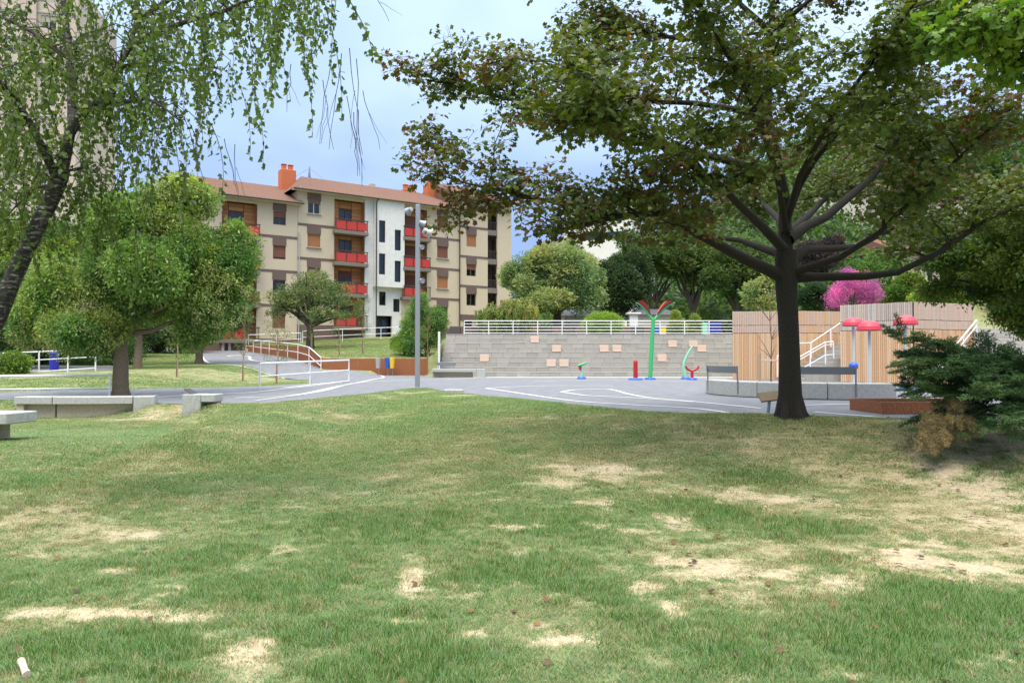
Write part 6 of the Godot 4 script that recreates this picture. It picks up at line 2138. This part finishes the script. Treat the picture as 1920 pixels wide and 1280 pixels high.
func make_materials() -> void:
	M.meadow = noisy(Color(0.11, 0.17, 0.05), Color(0.34, 0.27, 0.16), 7.0, 0.95, 0.025, 0.0, Vector3.ONE, false, 3)
	M.asphalt = noisy(Color(0.125, 0.132, 0.155), Color(0.175, 0.182, 0.205), 6.0, 0.82, 0.02, 0.1, Vector3.ONE, false, 5, 6)
	M.paint = noisy(Color(0.55, 0.55, 0.54), Color(0.74, 0.74, 0.73), 1.2, 0.7, 0.03, 0.0, Vector3.ONE, false, 6)
	M.grass = leaf_mat(Color(0.7, 0.75, 0.35), 0.55)
	M.leaf = leaf_mat(Color(0.85, 0.9, 0.35), 0.5)
	M.blossom = leaf_mat(Color(0.7, 0.5, 0.65), 0.6)
	M.maple_leaf = leaf_mat(Color(0.85, 0.8, 0.25), 0.5)
	M.birch_leaf = leaf_mat(Color(0.8, 0.85, 0.3), 0.5)
	M.needle = leaf_mat(Color(0.15, 0.2, 0.08), 0.6)
	M.white_metal = mat(Color(0.76, 0.77, 0.8), 0.4)
	M.white_paint = noisy(Color(0.6, 0.59, 0.57), Color(0.75, 0.74, 0.72), 1.5, 0.85, 0.03)
	M.galvanised = mat(Color(0.3, 0.32, 0.35), 0.45, 0.5)
	M.pale_metal = mat(Color(0.42, 0.44, 0.46), 0.45, 0.3)
	M.steel = mat(Color(0.24, 0.26, 0.28), 0.42, 0.6)
	M.dark_metal = mat(Color(0.06, 0.06, 0.06), 0.5, 0.3)
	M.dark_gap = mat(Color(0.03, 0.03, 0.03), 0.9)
	M.brown_plate = noisy(Color(0.12, 0.075, 0.035), Color(0.2, 0.14, 0.07), 0.4, 0.6, 0.03)
	M.concrete_pale = noisy(Color(0.31, 0.32, 0.31), Color(0.42, 0.42, 0.40), 1.1, 0.85, 0.025, 0.12, Vector3.ONE, false, 8)
	M.concrete_tan = noisy(Color(0.37, 0.31, 0.22), Color(0.5, 0.43, 0.32), 0.9, 0.9, 0.025, 0.12, Vector3.ONE, false, 9)
	var tones := [0.375, 0.365, 0.39, 0.355, 0.40]
	for k in 5:
		var v: float = tones[k]
		M["block%d" % k] = noisy(Color(v * 0.5, v * 0.47, v * 0.42), Color(v * 1.4, v * 1.34, v * 1.25), 0.9, 0.92, 0.05, 0.2, Vector3.ONE, false, 20 + k)
	M.nosing = noisy(Color(0.27, 0.26, 0.24), Color(0.50, 0.485, 0.455), 1.0, 0.9, 0.03, 0.0, Vector3.ONE, false, 33)
	M.pale_wood = noisy(Color(0.52, 0.39, 0.31), Color(0.64, 0.51, 0.43), 0.5, 0.75, 0.02, 0.0, Vector3(1, 6, 6))
	M.dark_wood = mat(Color(0.1, 0.06, 0.035), 0.85)
	var wood := {"board_a": [0.62, 0.39, 0.225], "board_b": [0.65, 0.43, 0.26], "board_c": [0.57, 0.345, 0.2], "board_d": [0.66, 0.46, 0.31], "board_e": [0.58, 0.42, 0.33], "board_f": [0.54, 0.40, 0.32], "board_g": [0.53, 0.42, 0.355], "board_h": [0.42, 0.37, 0.34], "board_i": [0.54, 0.49, 0.47]}
	var i := 0
	for k in wood:
		var c: Array = wood[k]
		M[k] = noisy(Color(c[0] * 0.75, c[1] * 0.73, c[2] * 0.7), Color(c[0] * 1.12, c[1] * 1.12, c[2] * 1.12), 0.8, 0.8, 0.02, 0.06, Vector3(9, 0.7, 9), false, 40 + i)
		i += 1
	M.stake = mat(Color(0.38, 0.29, 0.19), 0.8)
	M.corten = noisy(Color(0.2, 0.066, 0.026), Color(0.36, 0.14, 0.06), 0.9, 0.85, 0.03, 0.08, Vector3(2, 0.6, 2), false, 11)
	M.soil = noisy(Color(0.06, 0.045, 0.03), Color(0.12, 0.09, 0.06), 0.5, 0.95, 0.05, 0.5)
	M.blue_gloss = mat(Color(0.015, 0.09, 0.5), 0.35)
	M.deep_blue = mat(Color(0.02, 0.025, 0.33), 0.45)
	M.green_gloss = mat(Color(0.05, 0.42, 0.14), 0.32)
	M.mint_gloss = mat(Color(0.25, 0.62, 0.42), 0.35)
	M.red_gloss = mat(Color(0.42, 0.016, 0.02), 0.36)
	M.red_cap = mat(Color(0.5, 0.028, 0.06), 0.42)
	M.yellow_gloss = mat(Color(0.75, 0.5, 0.02), 0.4)
	M.bin_grey = mat(Color(0.36, 0.36, 0.37), 0.5)
	M.pole_grey = mat(Color(0.52, 0.52, 0.52), 0.45, 0.1)
	M.bark = noisy(Color(0.035, 0.028, 0.022), Color(0.09, 0.075, 0.06), 0.5, 0.95, 0.04, 0.6, Vector3(1, 0.3, 1))
	M.pale_bark = noisy(Color(0.13, 0.09, 0.06), Color(0.28, 0.21, 0.145), 0.45, 0.95, 0.035, 0.7, Vector3(1.4, 0.25, 1.4), false, 12)
	M.red_stem = mat(Color(0.3, 0.13, 0.09), 0.8)
	M.maple_bark = noisy(Color(0.008, 0.0065, 0.005), Color(0.036, 0.028, 0.02), 0.4, 0.95, 0.04, 0.8, Vector3(1.3, 0.35, 1.3), false, 14)
	M.birch_bark = noisy(Color(0.014, 0.012, 0.01), Color(0.36, 0.34, 0.31), 0.7, 0.85, 0.018, 0.5, Vector3(0.8, 2.0, 0.8), false, 15, 4)
	M.birch_bark.albedo_texture.color_ramp.set_offset(0, 0.58)
	M.birch_bark.albedo_texture.color_ramp.set_offset(1, 0.86)
	M.birch_twig = mat(Color(0.04, 0.03, 0.025), 0.85)
	M.brick = noisy(Color(0.36, 0.28, 0.185), Color(0.78, 0.68, 0.54), 2.2, 0.92, 0.09, 0.0, Vector3(1, 2.4, 1), false, 16)
	M.stone = noisy(Color(0.09, 0.055, 0.05), Color(0.23, 0.155, 0.14), 0.8, 0.9, 0.04, 0.0, Vector3(2.2, 0.8, 2.2), false, 17)
	M.dark_stone = noisy(Color(0.05, 0.045, 0.05), Color(0.13, 0.115, 0.12), 0.8, 0.9, 0.04, 0.0, Vector3.ONE, false, 18)
	M.stone_pale = noisy(Color(0.36, 0.33, 0.3), Color(0.48, 0.45, 0.42), 1.5, 0.9, 0.03)
	M.cream = noisy(Color(0.52, 0.47, 0.39), Color(0.62, 0.57, 0.49), 3.0, 0.9, 0.02)
	M.tower = noisy(Color(0.44, 0.36, 0.31), Color(0.53, 0.45, 0.39), 6.0, 0.9, 0.02, 0.0, Vector3.ONE, false, 19)
	M.white_render = noisy(Color(0.63, 0.62, 0.60), Color(0.72, 0.71, 0.69), 4.0, 0.85, 0.015, 0.0, Vector3.ONE, false, 25)
	M.roof_tile = noisy(Color(0.10, 0.05, 0.034), Color(0.215, 0.108, 0.076), 1.1, 0.9, 0.04, 0.0, Vector3.ONE, false, 26)
	M.chimney = noisy(Color(0.46, 0.12, 0.045), Color(0.56, 0.17, 0.07), 1.5, 0.85, 0.03)
	M.slate = noisy(Color(0.05, 0.06, 0.08), Color(0.1, 0.115, 0.14), 1.5, 0.8, 0.03)
	for k in 3:
		var v: float = [0.9, 1.1, 1.3][k]
		M["clad%d" % k] = noisy(Color(0.36 * v, 0.15 * v, 0.052 * v), Color(0.5 * v, 0.225 * v, 0.09 * v), 1.0, 0.75, 0.03, 0.0, Vector3(0.5, 4, 4), false, 27 + k)
	M.balcony_slab = noisy(Color(0.15, 0.12, 0.105), Color(0.24, 0.2, 0.18), 1.2, 0.9, 0.03)
	M.dark_rail = mat(Color(0.05, 0.038, 0.032), 0.7)
	M.red_cloth = noisy(Color(0.42, 0.03, 0.03), Color(0.52, 0.05, 0.045), 1.0, 0.85, 0.03)
	M.white_frame = mat(Color(0.6, 0.6, 0.59), 0.5)
	M.dark_frame = mat(Color(0.1, 0.065, 0.045), 0.6)
	M.black_frame = mat(Color(0.02, 0.02, 0.022), 0.4)
	M.shutter_a = mat(Color(0.2, 0.13, 0.1), 0.7)
	M.shutter_b = mat(Color(0.19, 0.07, 0.045), 0.7)
	M.shutter_c = mat(Color(0.36, 0.15, 0.06), 0.7)
	M.garage = noisy(Color(0.13, 0.07, 0.06), Color(0.2, 0.12, 0.1), 0.8, 0.8, 0.03, 0.0, Vector3(3, 0.5, 3))
	M.door_dark = mat(Color(0.025, 0.025, 0.03), 0.4)
	M.curtain = mat(Color(0.16, 0.15, 0.14), 0.9)
	M.dark_glass = mat(Color(0.03, 0.035, 0.05), 0.08)
	var p := StandardMaterial3D.new()
	p.albedo_color = Color(0.12, 0.14, 0.16, 0.3)
	p.transparency = BaseMaterial3D.TRANSPARENCY_ALPHA
	p.roughness = 0.04
	M.pane = p
